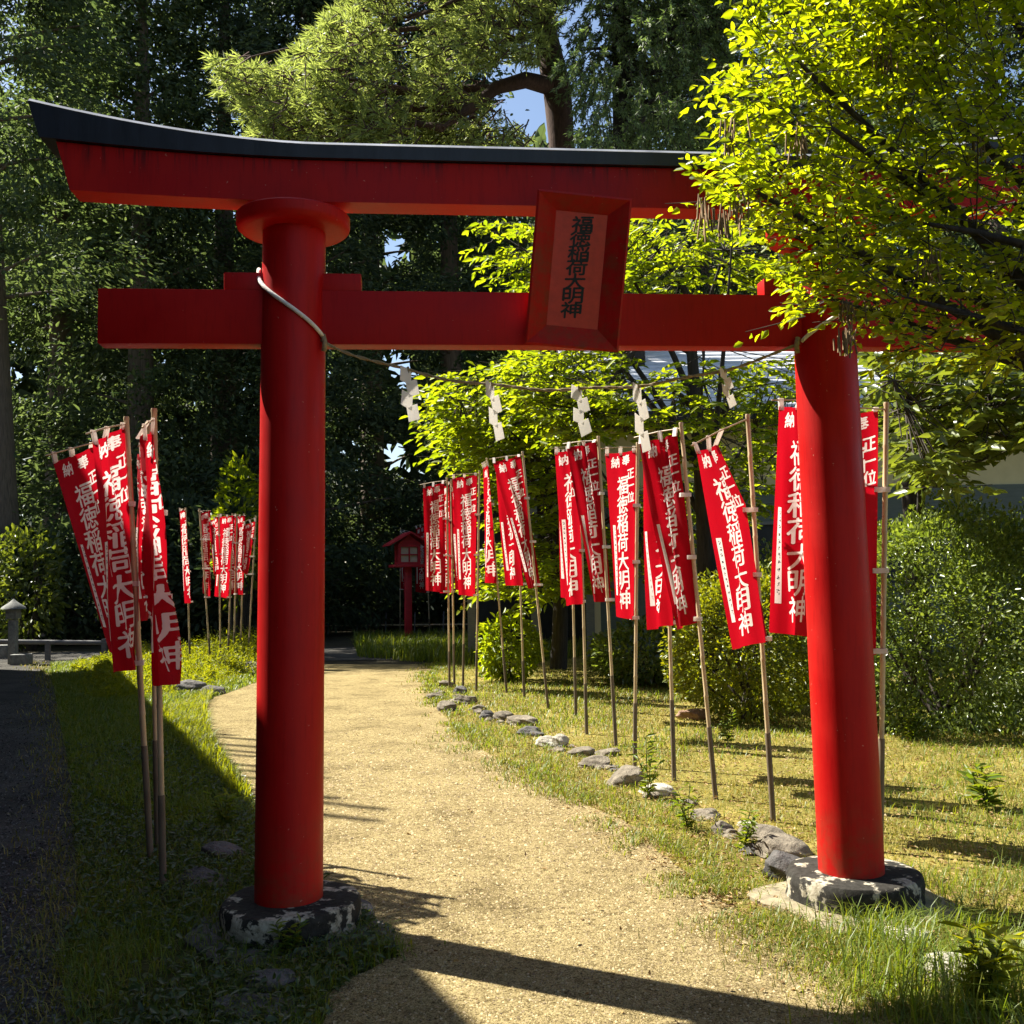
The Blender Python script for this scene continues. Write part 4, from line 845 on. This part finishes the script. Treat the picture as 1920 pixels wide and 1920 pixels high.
# big conifers
GAPS = [(742, 460, 26), (725, 500, 22), (765, 480, 18), (762, 700, 30), (735, 680, 22), (800, 760, 20), (735, 850, 30), (770, 880, 26), (720, 820, 16), (1050, 225, 18), (1075, 240, 20), (1030, 190, 12), (1085, 20, 18), (1060, 60, 12), (1070, 190, 14), (1385, 85, 16), (1410, 70, 14), (1520, 20, 14), (50, 720, 22), (35, 690, 16), (95, 890, 10), (700, 30, 10), (960, 195, 8), (1500, 55, 18)]
def gapkeep(q):
    x, y = proj(q); k = np.ones(len(q), bool)
    for gx, gy, gr in GAPS:
        w = 0.75+0.5*vnoise(x, y, 0.06, int(gx)); k &= ((x-gx)**2+(y-gy)**2) > (gr*w)**2
    return k
def cedar(label, x, y, H, rad, z0, n_br, mname='l_cedar', leaf=0.20, per=60, trunk_r=0.4, group='tall dark cedars behind the gate', lean=0.0, bark='barkgrey', name='cedar_tree', fill=1.0):
    base = np.array([x, y])
    z = z0+(H-z0)*RNG.uniform(0, 1, n_br)**0.9; a = RNG.uniform(0, 2*math.pi, n_br)
    rr = rad*np.clip(1.02-(z-z0)/(H-z0), 0.06, 1)**0.75*RNG.uniform(0.45, 1.05, n_br)
    c = np.stack([x+rr*np.cos(a), y+rr*np.sin(a), z-0.18*rr+0.4*RNG.normal(size=n_br)], 1)
    c = c[(c[:, 1] < y+0.35*rad)]                           # foliage facing away stays sparse
    k = len(c); m_ = per
    sz = RNG.uniform(0.3, 1.05, k)
    pos = c[:, None, :]+RNG.normal(size=(k, m_, 3))*np.array([0.62, 0.62, 0.34])*sz[:, None, None]
    outw = nz(c-np.stack([np.full(k, x), np.full(k, y), c[:, 2]+0.3], 1))
    ax = outw[:, None, :]*0.9+RNG.normal(size=(k, 1, 3))*0.35+RNG.normal(size=(k, m_, 3))*0.42+np.array([0, 0, -0.25])
    pos = pos.reshape(-1, 3); ax = ax.reshape(-1, 3); kp = gapkeep(pos) & (pos[:, 2] > 0.3)
    px_, py_ = proj(pos); kp &= (px_ > -420) & (px_ < 2340) & (py_ > -350)
    pos = pos[kp]; ax = ax[kp]; n = len(pos)
    cr = [leaves(pos, ax, rnd(n)+np.array([0, 0, 0.6]), leaf*0.95*RNG.uniform(0.5, 1.3, n), leaf*0.34*RNG.uniform(0.7, 1.2, n), 0.2)]
    mb = MB(); mb.tube([(x, y, -0.1), (x+lean*0.05, y, 1.2), (x+lean*0.2, y, 4), (x+lean*0.5, y, H*0.5), (x+lean, y, H)], [trunk_r*1.35, trunk_r*1.1, trunk_r, trunk_r*0.7, 0.05], 18)
    kk = RNG.choice(k, min(40, k), replace=False)
    for i in kk: limb_mesh(mb, (x+lean*c[i, 2]/H, y, max(0.5, c[i, 2]-0.5)), c[i], 0.07, 0.02, 0.06, 6)
    return finish_tree(name, label, 'tree', base, mb, M[bark], cr, M[mname], group)
def at(px, Y): q = P(px, 1000, Y); return q[0], q[1]
CED = [
 ('broad cedar filling the upper left corner, trunk at the left edge', -14, 27.5, 24, 4.2, 9.5, 330, 'l_cedar', 0.78),
 ('cedar with pale green clumps left of the black beam end', 110, 33.0, 23, 4.0, 1.5, 420, 'l_cedar', 0.45),
 ('dark cedar standing behind the left end of the tie beam', 262, 31.5, 25, 3.8, 1.5, 420, 'l_cedar', 0.45),
 ('deep shaded cedar directly behind the left pillar top', 420, 33.5, 26, 4.0, 1.5, 420, 'l_dark', 0.45),
 ('dark cedar between left pillar and sky gap', 575, 31.5, 25, 3.4, 1.0, 400, 'l_dark', 0.42),
 ('ragged dark cedar with sky showing beside it, mid picture', 700, 35.0, 25, 3.4, 1.0, 330, 'l_dark', 0.42),
 ('dark cedar behind the layered tree left of the plaque', 850, 34.0, 26, 3.8, 1.0, 400, 'l_dark', 0.42),
 ('dark cedar hidden largely by the plaque and the drooping spruce', 1080, 36.0, 14.0, 3.6, 1.0, 240, 'l_dark', 0.42),
 ('tall cedar behind the roof of the low building', 1330, 33.0, 25, 4.5, 2.0, 420, 'l_dark', 0.42),
 ('tall cedar behind the top right corner leaves', 1900, 34.0, 26, 5.0, 2.0, 360, 'l_dark', 0.42),
 ('tall cedar behind the overhanging broadleaf tree', 1620, 32.0, 25, 4.8, 2.0, 380, 'l_dark', 0.42),
]
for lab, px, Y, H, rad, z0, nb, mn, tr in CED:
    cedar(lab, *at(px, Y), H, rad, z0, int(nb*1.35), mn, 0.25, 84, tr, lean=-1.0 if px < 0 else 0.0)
# understory bushes in the shade
def bush(name, label, px, py, Y, w, h_, n, leaf, mname, group=None, z0=0.0, base_y=None, stems=True, tight=0.62):
    q = P(px, py, Y); bx, by = q[0], q[1]
    a = rnd(n); a = nz(a)*RNG.uniform(tight, 1.0, (n, 1))**0.7
    lump = 1+0.14*np.sin(a[:, 0:1]*6+bx)*np.cos(a[:, 2:3]*5+by)+0.10*np.sin(a[:, 1:2]*11)
    pos = np.array([bx, by, z0+h_/2])+a*lump*np.array([w/2, w/2*0.85, h_/2]); kp = pos[:, 2] > 0.02; pos = pos[kp]; ax = a[kp]+rnd(len(pos))*0.55
    nr = a[kp]*0.5+np.array([-0.15, 0, 0.4])+rnd(len(pos))*0.6; n = len(pos)
    mb = MB()
    for k in range(9):
        e = pos[RNG.integers(n)]; limb_mesh(mb, (bx+random.uniform(-.1, .1)*w, by+random.uniform(-.1, .1)*w, -0.02), (e*0.8+np.array([bx, by, h_*0.5])*0.2), 0.018*h_, 0.005, 0.08, 7)
    return finish_tree(name, label, 'shrub', (bx, by), mb, M['twig'], [leaves(pos, ax, nr, leaf*RNG.uniform(0.65, 1.25, n), leaf*0.5*RNG.uniform(0.8, 1.2, n))], M[mname], group, None, 'foliage')
bush('shrub', 'yellow green bush in a patch of sun beside the trunk at far left', 50, 1050, 25.2, 1.7, 2.9, 1300, 0.19, 'l_back', None, 0.1)
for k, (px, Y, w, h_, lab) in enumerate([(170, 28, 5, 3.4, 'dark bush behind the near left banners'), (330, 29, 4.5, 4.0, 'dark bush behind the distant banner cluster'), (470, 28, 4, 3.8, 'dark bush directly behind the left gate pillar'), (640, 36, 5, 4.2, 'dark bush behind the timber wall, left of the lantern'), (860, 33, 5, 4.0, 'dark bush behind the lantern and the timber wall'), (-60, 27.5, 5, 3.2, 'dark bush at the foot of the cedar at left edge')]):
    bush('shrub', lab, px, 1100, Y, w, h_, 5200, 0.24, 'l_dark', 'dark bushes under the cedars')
bush('shrub', 'bright leafy sapling in sun beyond the distant banners', 448, 1010, 26, 1.3, 3.8, 900, 0.2, 'l_mid', None, 1.0)
# clipped shrubs on the lawn
s1 = bush('shrub', 'rounded yellow topped shrub on the lawn left of the right pillar', 1410, 1290, 11.0, 1.75, 1.60, 13000, 0.056, 'l_shruby', tight=0.7)
s2 = bush('shrub', 'tall clipped shrub right of the right pillar', 1800, 1290, 10.1, 2.5, 2.28, 25000, 0.056, 'l_shrub', None, -0.12, tight=0.74)
s3 = bush('shrub', 'dark clipped shrub at the right picture edge', 2020, 1290, 10.5, 2.4, 2.2, 15000, 0.058, 'l_shrub', None, -0.1, tight=0.74)
s4 = bush('shrub', 'dark shrub in shade between the building and the rounded shrub', 1500, 1150, 13.6, 2.4, 1.9, 6000, 0.085, 'l_shrub')
s5 = bush('shrub', 'low sunlit leafy shrub at the feet of the mid row poles', 955, 1210, 15.6, 0.95, 1.0, 1300, 0.11, 'l_mid')
s6 = bush('shrub', 'low dark shrub under the building eave', 1215, 1200, 14.8, 1.7, 0.9, 2600, 0.1, 'l_shrub')

# pine, top centre
def pine():
    Y = 23.0; bx, by = at(1052, Y); mb = MB(); tz = lambda py: P(1000, py, Y)[2]
    mb.tube([(bx+0.5, by, -0.1), (bx+0.35, by, 6), P(1052, 260, Y), P(1045, 170, Y), P(1022, 60, Y), P(1005, -120, Y), P(990, -420, Y)], [0.42, 0.34, 0.3, 0.33, 0.27, 0.22, 0.1], 14)
    main = [P(1045, 165, Y), P(985, 150, Y-0.6), P(930, 165, Y-1.2), P(880, 205, Y-1.7), P(830, 240, Y-2.0)]
    mb.tube(main, [0.22, 0.18, 0.14, 0.11, 0.05], 10)
    ends = [(420, 120), (480, 200), (560, 140), (620, 220), (700, 100), (700, 180), (760, 40), (800, 180), (860, 100), (900, 30), (640, 60), (560, 240), (840, -60), (700, -60), (960, 80), (1100, -80), (760, 245), (905, 240)]
    polys = []
    for (x, y) in ends:
        s_ = main[random.randint(1, 4)] if y > 130 else P(1020, random.uniform(-60, 120), Y)
        polys.append(limb_mesh(mb, s_, P(x, y, Y-random.uniform(0.0, 2.2)), 0.09, 0.02, 0.06, 10))
    outline = [(385, 95), (430, 105), (520, 130), (590, 60), (640, 0), (680, -260), (1120, -260), (1060, 40), (1010, 120), (950, 110), (880, 150), (1040, 300), (470, 300), (460, 240), (405, 160)]
    q = sample_px(outline, Y-2.8, Y+0.6, 3000, 0.85, 4); q = q[gapkeep(q)]
    x, y = proj(q); kp = ~((x > 850) & (y > 130) & (RNG.uniform(size=len(q)) < 0.5)); q = q[kp]
    n = len(q); c0 = np.array([bx, by-1.0, tz(60)]); d = nz(nz(q-c0)+rnd(n)*0.5+np.array([-0.1, -0.1, 0.35]))
    m_ = 26; dirs = nz(d[:, None, :]*0.9+RNG.normal(size=(n, m_, 3))*0.55); pos = q[:, None, :]+d[:, None, :]*RNG.uniform(-0.16, 0.16, (n, m_, 1))
    V = diamonds(pos.reshape(-1, 3), dirs.reshape(-1, 3), RNG.normal(size=(n*m_, 3)), RNG.uniform(0.14, 0.27, n*m_), 0.027)
    o = finish_tree('pine_tree', 'pale green pine spreading left above the black beam, trunk left of the spruce', 'tree', (bx, by), mb, M['barkred'], [V], M['l_pine'], None, [sticks(q-d*0.35, q+d*0.1, 0.02, 0.01)], 'crown', 'barkred')
pine()
def spruce(label, bpx, Y, outline, n, seed, H=22, gap=True):
    bx, by = at(bpx, Y); mb = MB(); mb.tube([(bx, by, -0.1), (bx, by, 8), (bx, by, H)], [0.4, 0.3, 0.06], 12)
    q = sample_px(outline, Y-3.0, Y+0.5, n, 0.55, seed)
    if gap: q = q[gapkeep(q)]
    n = len(q); rad = nz((q-np.array([bx, by, 0]))*np.array([1, 1, 0])+rnd(n)*np.array([0.5, 0.5, 0])); ln = RNG.uniform(0.28, 0.62, n)
    d = nz(rad*0.45+rnd(n)*0.2+np.array([0, 0, -0.75]));
    m_ = 34; T = RNG.uniform(0, 1, (n, m_)); ctr = q[:, None, :]+d[:, None, :]*(T*ln[:, None])[..., None]
    ctr[..., 2] += 0.12*(T**2)*0.5; per = nz(RNG.normal(size=(n, m_, 3))); dirs = nz(per*0.75+d[:, None, :]*0.8)
    V = diamonds(ctr.reshape(-1, 3), dirs.reshape(-1, 3), RNG.normal(size=(n*m_, 3)), RNG.uniform(0.08, 0.15, n*m_), 0.028)
    # dense dark inner boughs
    for k in RNG.choice(n, min(n, 60), replace=False): limb_mesh(mb, (bx, by, q[k, 2]+0.5), q[k], 0.06, 0.015, 0.05, 7)
    return finish_tree('spruce_tree', label, 'tree', (bx, by), mb, M['bark'], [V], M['l_spruce'], None, [sticks(q, q+d*ln[:, None], 0.014, 0.006)])
spruce('drooping dark spruce right of the pine trunk above the black beam', 1190, 21.5, [(1060, -250), (1065, 20), (1045, 110), (1075, 180), (1088, 300), (1420, 300), (1400, 120), (1430, -20), (1440, -250)], 2600, 6)
spruce('second drooping spruce mostly hidden by the overhanging leaves', 1500, 24.0, [(1400, -250), (1400, 60), (1380, 300), (1500, 420), (1760, 420), (1760, -250)], 2000, 9)

# far wood behind everything
def wood():
    n = 60000; ang = RNG.uniform(-0.75, 0.95, n); r = RNG.uniform(44, 58, n); x = r*np.sin(ang); y = r*np.cos(ang); top = 17+8*vnoise(x, y, 0.13, 3); z = RNG.uniform(0, 1, n)**0.9*top
    q = np.stack([x, y, z], 1); q = q[gapkeep(q)]; n = len(q)
    V = leaves(q, rnd(n), rnd(n)+np.array([0, -0.4, 0.5]), RNG.uniform(0.6, 1.2, n), RNG.uniform(0.35, 0.6, n))
    tag(link('distant_wood', catmesh('distant_wood', [V]), M['l_dark']), 'dense dark wood far behind the gate', 'wood', None, 'stuff')
wood()

# ------------------------------------------------------------------ grass, weeds, litter, pebbles
def blades(x, y, hgt, wid, lean=0.5, z=0.0):
    n = len(x); p = np.stack([x, y, np.full(n, z)], 1); a = RNG.uniform(0, 2*math.pi, n); hd = np.stack([np.cos(a), np.sin(a), np.zeros(n)], 1); sdv = np.stack([-np.sin(a), np.cos(a), np.zeros(n)], 1)
    l = RNG.uniform(0.15, 1.0, n)[:, None]*lean; h_ = np.broadcast_to(hgt, (n,))[:, None]; w = np.broadcast_to(wid, (n,))[:, None]
    mid = p+np.array([0, 0, 1.0])*h_*0.6+hd*h_*l*0.4; tip = p+np.array([0, 0, 1.0])*h_*(1-0.35*l)+hd*h_*l*1.15
    V = np.stack([p-sdv*w*0.5, p+sdv*w*0.5, mid+sdv*w*0.38, mid-sdv*w*0.38, tip+sdv*w*0.05, tip-sdv*w*0.05], 1).reshape(-1, 3); i = np.arange(n)[:, None]*6
    return V, np.concatenate([i+np.array([[0, 1, 2, 3]]), i+np.array([[3, 2, 4, 5]])], 0)
def scatter(poly, n, near=True, box=None):
    poly = np.asarray(poly)[:, :2]; lo = poly.min(0); hi = poly.max(0)
    if box: lo = np.maximum(lo, box[:2]); hi = np.minimum(hi, box[2:])
    X = []; Yy = []; t = 0; it = 0
    while t < n and it < 60:
        it += 1; x = RNG.uniform(lo[0], hi[0], n*2); y = RNG.uniform(lo[1], hi[1], n*2); ok = inpoly(x, y, poly)
        if near: ok &= RNG.uniform(size=len(x)) < np.clip(5.0/np.maximum(y, 0.5), 0, 1)**1.4
        ok &= np.abs(x) < 0.56*y+0.6
        X.append(x[ok]); Yy.append(y[ok]); t += ok.sum()
    return np.concatenate(X)[:n], np.concatenate(Yy)[:n]
PLf = np.asarray(PL); PRf = np.asarray(PR)
def dist_to(x, y, line):
    d = np.full(len(x), 9.0)
    for i in range(0, len(line)): d = np.minimum(d, np.hypot(x-line[i, 0], y-line[i, 1]))
    return d
x, y = scatter(LAWN, 150000, True, (-2, 2.0, 12, 19)); g = vnoise(x, y, 1.2, 2)*0.6+vnoise(x, y, 4, 5)*0.4
kp = g > RNG.uniform(0.25, 0.62, len(x))*0.9; x = x[kp]; y = y[kp]; g = g[kp]; sc_ = np.clip(y/6, 0.8, 2.2)
tag(link('lawn_grass', catmesh('lawn_grass', [blades(x, y, RNG.uniform(0.015, 0.055, len(x)), 0.0042*sc_, 1.3)]), M['g_dry']), 'short dry yellowing grass on the lawn', 'grass', None, 'stuff')
x, y = scatter(LAWN, 60000, True, (-2, 2.0, 12, 19)); g = vnoise(x, y, 0.9, 8)*0.65+vnoise(x, y, 3, 4)*0.35; dl = dist_to(x, y, PRf[::2]); near_b = np.hypot(x-2.1, y-4.2) < 1.1
pl_d = np.minimum(np.hypot(x-TW(SP, 0, 0)[0], y-TW(SP, 0, 0)[1]), 9); kpp = (pl_d > 0.36) & ~((pl_d < 0.62) & (y < TW(SP, 0, 0)[1]) & (x < TW(SP, 0, 0)[0]+0.12) & (RNG.uniform(size=len(x)) < 0.8)); x = x[kpp]; y = y[kpp]; g = g[kpp]; dl = dl[kpp]; near_b = near_b[kpp]
p_ = np.clip((g-0.46)*4.5, 0, 1)+0.65*np.exp(-((dl-0.25)/0.25)**2)+0.38*near_b; kp = RNG.uniform(size=len(x)) < p_*0.8; x = x[kp]; y = y[kp]; nb_ = near_b[kp]
sc_ = np.clip(y/6, 0.8, 2.2)
tag(link('green_grass', catmesh('green_grass', [blades(x, y, RNG.uniform(0.03, 0.10, len(x))*(1+0.9*nb_), 0.005*sc_, 1.2)]), M['g_green']), 'green grass tufts along the stones and on the lawn', 'grass', None, 'stuff')
for nm, line, mt, jit, n_, hh_ in (('edge_tufts', PRf, 'g_green', 0.13, 9000, 0.075), ('edge_straw', PRf, 'g_dry', 0.16, 9000, 0.06)):
    ii_ = RNG.integers(0, 80, n_); cl_ = 0.5+vnoise(line[ii_, 0]*3, line[ii_, 1]*3, 1.0, 4); x = line[ii_, 0]+RNG.normal(size=n_)*jit*cl_+0.03; y = line[ii_, 1]+RNG.normal(size=n_)*0.12
    ok = (y > 2.2) & (vnoise(x, y, 3.1, 9) > 0.4); x = x[ok]; y = y[ok]
    tag(link(nm, catmesh(nm, [blades(x, y, RNG.uniform(0.02, hh_, len(x)), 0.005*np.clip(y/6, 0.8, 2.2), 1.3, 0.01)]), M[mt]), ('green' if 'tufts' in nm else 'straw coloured')+' grass creeping over the right edge of the gravel path', 'grass', None, 'stuff')
# left verge: weeds
x, y = scatter(VERGE, 56000, True, (-9, 2.0, 0, 19)); g = vnoise(x, y, 1.4, 3); kp = (g > RNG.uniform(0.0, 0.35, len(x))) & ~inpoly(x, y, PATH); x = x[kp]; y = y[kp]
tag(link('verge_grass', catmesh('verge_grass', [blades(x, y, RNG.uniform(0.03, 0.11, len(x)), 0.006*np.clip(y/6, 0.8, 2), 1.1)]), M['g_green']), 'low shaded grass on the verge left of the path', 'grass', None, 'stuff')
x, y = scatter(VERGE, 18000, True, (-6, 2.0, 0.2, 10)); g = vnoise(x, y, 1.7, 6); kp = (g > RNG.uniform(0.05, 0.62, len(x))); x = x[kp]; y = y[kp]; n = len(x)
pos = np.stack([x, y, RNG.uniform(0.01, 0.07, n)], 1); ax = rnd(n)*np.array([1, 1, 0.35])
tag(link('ground_cover', catmesh('ground_cover', [leaves(pos, ax, rnd(n)*0.35+np.array([0, 0, 1.0]), RNG.uniform(0.022, 0.055, n), RNG.uniform(0.012, 0.026, n))]), M['g_cover']), 'low broad leaved weeds covering the shaded verge', 'ground cover', None, 'stuff')
VF = np.array([G(*p)[:2] for p in [(95, 1248), (200, 1238), (330, 1330), (430, 1430), (470, 1520), (330, 1560), (150, 1500), (118, 1380)]])
x, y = scatter(VF, 30000, False); kp = ~inpoly(x, y, PATH); x = x[kp]; y = y[kp]
tag(link('verge_turf', catmesh('verge_turf', [blades(x, y, RNG.uniform(0.03, 0.13, len(x))*(0.5+vnoise(x, y, 0.8, 2)), 0.010, 1.0)]), M['g_green']), 'soft grass on the far part of the verge running into the shade', 'grass', None, 'stuff')
TALL = [G(*p)[:2] for p in [(150, 1238), (500, 1236), (500, 1272), (400, 1302), (300, 1345), (210, 1330), (120, 1290)]]
TALL = np.array(TALL)
x, y = scatter(TALL, 30000, False); kp = ~inpoly(x, y, PATH); x = x[kp]; y = y[kp]; d_ = dist_to(x, y, PLf[::2]); hg = np.clip(0.10+0.36*d_, 0.10, 0.55)*RNG.uniform(0.5, 1.15, len(x))*(0.6+0.7*vnoise(x, y, 1.1, 5))*np.clip(0.12+dist_to(x, y, smoothpoly(np.concatenate([TALL[2:], TALL[:1]]), 12))/3.6, 0.05, 1)
tag(link('tall_grass', catmesh('tall_grass', [blades(x, y, hg, 0.017, 0.7)]), M['g_tall']), 'tall bright weeds in sun behind the near left banners', 'grass', None, 'stuff')
ss_ = RNG.choice(len(x), 4200, replace=False); st0 = np.stack([x[ss_], y[ss_], np.zeros(len(ss_))], 1); sd2 = nz(rnd(len(ss_))*np.array([0.28, 0.28, 0.1])+np.array([0, 0, 1.0]))
tag(link('leafy_weeds', catmesh('leafy_weeds', [crown_leaves(st0[hg[ss_] > 0.10], sd2[hg[ss_] > 0.10], hg[ss_][hg[ss_] > 0.10]*1.15, 11, 0.085, 0.020, 0.9, 0.9, 0.05)]), M['g_tall']), 'leafy bright weeds among the tall grass behind the near left banners', 'weeds', None, 'stuff')
TALL2 = np.array([G(*p)[:2] for p in [(300, 1345), (400, 1302), (385, 1330), (400, 1400), (470, 1510), (440, 1500), (330, 1390)]])
x, y = scatter(TALL2, 7000, False); kp = ~inpoly(x, y, PATH); x = x[kp]; y = y[kp]
tag(link('edge_grass', catmesh('edge_grass', [blades(x, y, RNG.uniform(0.06, 0.2, len(x)), 0.010, 0.9)]), M['g_tall']), 'sunlit grass along the left edge of the path', 'grass', None, 'stuff')
FARV = np.array([[-2.4, 20.2], [-0.9, 18.5], [0.4, 19], [3, 22], [-2.2, 27], [-4.2, 27], [-3.2, 21]])
x, y = scatter(FARV, 9000, False)
tag(link('shaded_grass', catmesh('shaded_grass', [blades(x, y, RNG.uniform(0.1, 0.4, len(x)), 0.02, 0.8)]), M['g_green']), 'shaded grass at the foot of the red lantern', 'grass', None, 'stuff')
le = smoothpoly(LANE_E, 20); ii_ = RNG.integers(0, len(le), 5000); x = le[ii_, 0]+RNG.normal(size=5000)*0.16-0.02; y = le[ii_, 1]+RNG.normal(size=5000)*0.12
tag(link('lane_fringe', catmesh('lane_fringe', [blades(x, y, RNG.uniform(0.02, 0.08, 5000), 0.006*np.clip(y/6, 0.8, 2), 1.2)]), M['g_dry']), 'dry straggling grass along the edge of the dark lane', 'grass', None, 'stuff')
x, y = scatter(LANE, 15000, True, (-9, 2, 0, 14)); n = len(x)
tag(link('lane_litter', catmesh('lane_litter', [leaves(np.stack([x, y, RNG.uniform(0.01, 0.022, n)], 1), rnd(n)*np.array([1, 1, 0.2]), rnd(n)*0.3+np.array([0, 0, 1.0]), RNG.uniform(0.008, 0.026, n), RNG.uniform(0.007, 0.016, n), 0.35)]), M['chips']), 'grey gravel chips and leaf bits on the dark lane', 'gravel', None, 'stuff')
# litter: dry leaves along the edges
x1, y1 = scatter(LAWN, 34000, True, (-2, 2.0, 9, 16)); d1 = dist_to(x1, y1, PRf[::2]); kp = RNG.uniform(size=len(x1)) < 0.42+0.58*np.exp(-(d1/0.35)**2); x1 = x1[kp]; y1 = y1[kp]
x2, y2 = scatter(PATH, 14000, True, (-2, 2.0, 3, 15)); d2 = dist_to(x2, y2, PRf[::2]); kp = RNG.uniform(size=len(x2)) < 0.010+0.9*np.exp(-(d2/0.16)**2); x2 = x2[kp]; y2 = y2[kp]
x = np.concatenate([x1, x2]); y = np.concatenate([y1, y2]); n = len(x)
tag(link('leaf_litter', catmesh('leaf_litter', [leaves(np.stack([x, y, RNG.uniform(0.014, 0.03, n)], 1), rnd(n)*np.array([1, 1, 0.2]), rnd(n)*0.3+np.array([0, 0, 1.0]), RNG.uniform(0.012, 0.04, n), RNG.uniform(0.008, 0.02, n), 0.35)]), M['litter']), 'dry fallen leaves along the right edge of the path', 'leaf litter', None, 'stuff')
x, y = scatter(PATH, 52000, True, (-3, 2.2, 3, 13)); n = len(x); kp = RNG.uniform(size=n) < np.clip((13-y)/9, 0, 1)**1.5; x = x[kp]; y = y[kp]; n = len(x); s_ = RNG.gamma(2.0, 0.0014, n)+0.0014; s_ = np.minimum(s_, 0.010)*np.clip(y/5, 0.8, 1.6)
xg, yg = scatter(PATH, 9000, False, (-1.6, 2.4, 2.2, 5.2)); kg = RNG.uniform(size=len(xg)) < np.clip((5.4-yg)/2.4, 0, 1); x = np.concatenate([x, xg[kg]]); y = np.concatenate([y, yg[kg]]); s_ = np.concatenate([s_, RNG.uniform(0.003, 0.0085, kg.sum())]); n = len(x)
base_o = np.array([[1, 0, 0], [-0.5, 0.87, 0], [-0.5, -0.87, 0], [0.1, 0, 0.75]]); a = RNG.uniform(0, 6.28, n); ca, sa = np.cos(a), np.sin(a)
V = np.stack([np.stack([x+s_*(bo[0]*ca-bo[1]*sa), y+s_*(bo[0]*sa+bo[1]*ca), 0.0115+s_*bo[2]], 1) for bo in base_o], 1).reshape(-1, 3); i = np.arange(n)[:, None]*4
tag(link('path_pebbles', catmesh('path_pebbles', [(V, np.concatenate([i+np.array([[0, 1, 3]]), i+np.array([[1, 2, 3]]), i+np.array([[2, 0, 3]])], 0))]), M['pebble']), 'small pebbles strewn over the gravel path', 'pebbles', None, 'stuff')
# single weeds one can point to
def weed(label, px, py, h_, n_st, leafL, mname='g_green', name='weed', spread=0.35):
    q = G(px, py); o = thing(name, label, 'weed', tuple(q)); p0 = []; p1 = []; pos = []; ax = []
    for k in range(n_st):
        a = random.uniform(0, 6.28); hh = h_*random.uniform(0.55, 1.0); e = np.array([math.cos(a)*spread*hh, math.sin(a)*spread*hh, hh]); prev = np.zeros(3)
        for t in np.linspace(0.15, 1, 9):
            c = np.array([e[0]*t**1.6, e[1]*t**1.6, e[2]*t]); p0.append(prev); p1.append(c); prev = c
            for s_ in (0, 1):
                b_ = random.uniform(0, 6.28); pos.append(c); ax.append(np.array([math.cos(b_), math.sin(b_), random.uniform(-0.1, 0.7)]))
    pos = np.array(pos); ax = np.array(ax); n = len(pos)
    link('stem', catmesh('stem', [sticks(np.array(p0), np.array(p1), 0.003, 0.0025)]), M['g_cover'], o)
    link('leaves', catmesh('leaves', [leaves(pos, ax, rnd(n)*0.4+np.array([0, 0, 1]), leafL*RNG.uniform(0.6, 1.1, n), leafL*0.22*RNG.uniform(0.8, 1.2, n))]), M[mname], o)
for a in [('leafy weed rising in front of the large rounded edging stone', 1215, 1500, 0.42, 5, 0.09), ('leafy weed on the lawn right of the right pillar', 1712, 1392, 0.32, 6, 0.09), ('bent broad leaved weed at the right edge of the lawn', 1850, 1520, 0.36, 4, 0.14),
          ('small weed at the foot of the yellow topped shrub', 1365, 1395, 0.28, 5, 0.08), ('weed between stones left of the big dark rock', 1395, 1600, 0.22, 5, 0.07), ('weed at the lawn edge below the wide banner pole', 1290, 1560, 0.28, 5, 0.07), ('low weed by the shaded plinth base, left gate pillar', 540, 1800, 0.16, 5, 0.06),
          ('weed in shade between the tallest near pole and the left pillar', 420, 1560, 0.26, 6, 0.09), ('tall weed in the bottom right corner', 1850, 1900, 0.34, 7, 0.11, 'g_tall')]: weed(*a)
def tussock(label, px, py, n, h_, w=0.16):
    q = G(px, py); a = RNG.normal(size=(n, 2))*w; ob = link('grass_tussock', catmesh('grass_tussock', [blades(a[:, 0], a[:, 1], h_*RNG.uniform(0.5, 1.1, n), 0.006, 1.0)]), M['g_green']); ob.location = q; tag(ob, label, 'grass tuft')
tussock('long bladed grass tuft in front of the right plinth', 1655, 1765, 320, 0.17, 0.11)
tussock('long grass tuft at lower right beside the half hidden stone', 1800, 1880, 520, 0.24, 0.2)
tussock('grass tuft at the right corner of the left plinth', 715, 1790, 160, 0.07, 0.08)
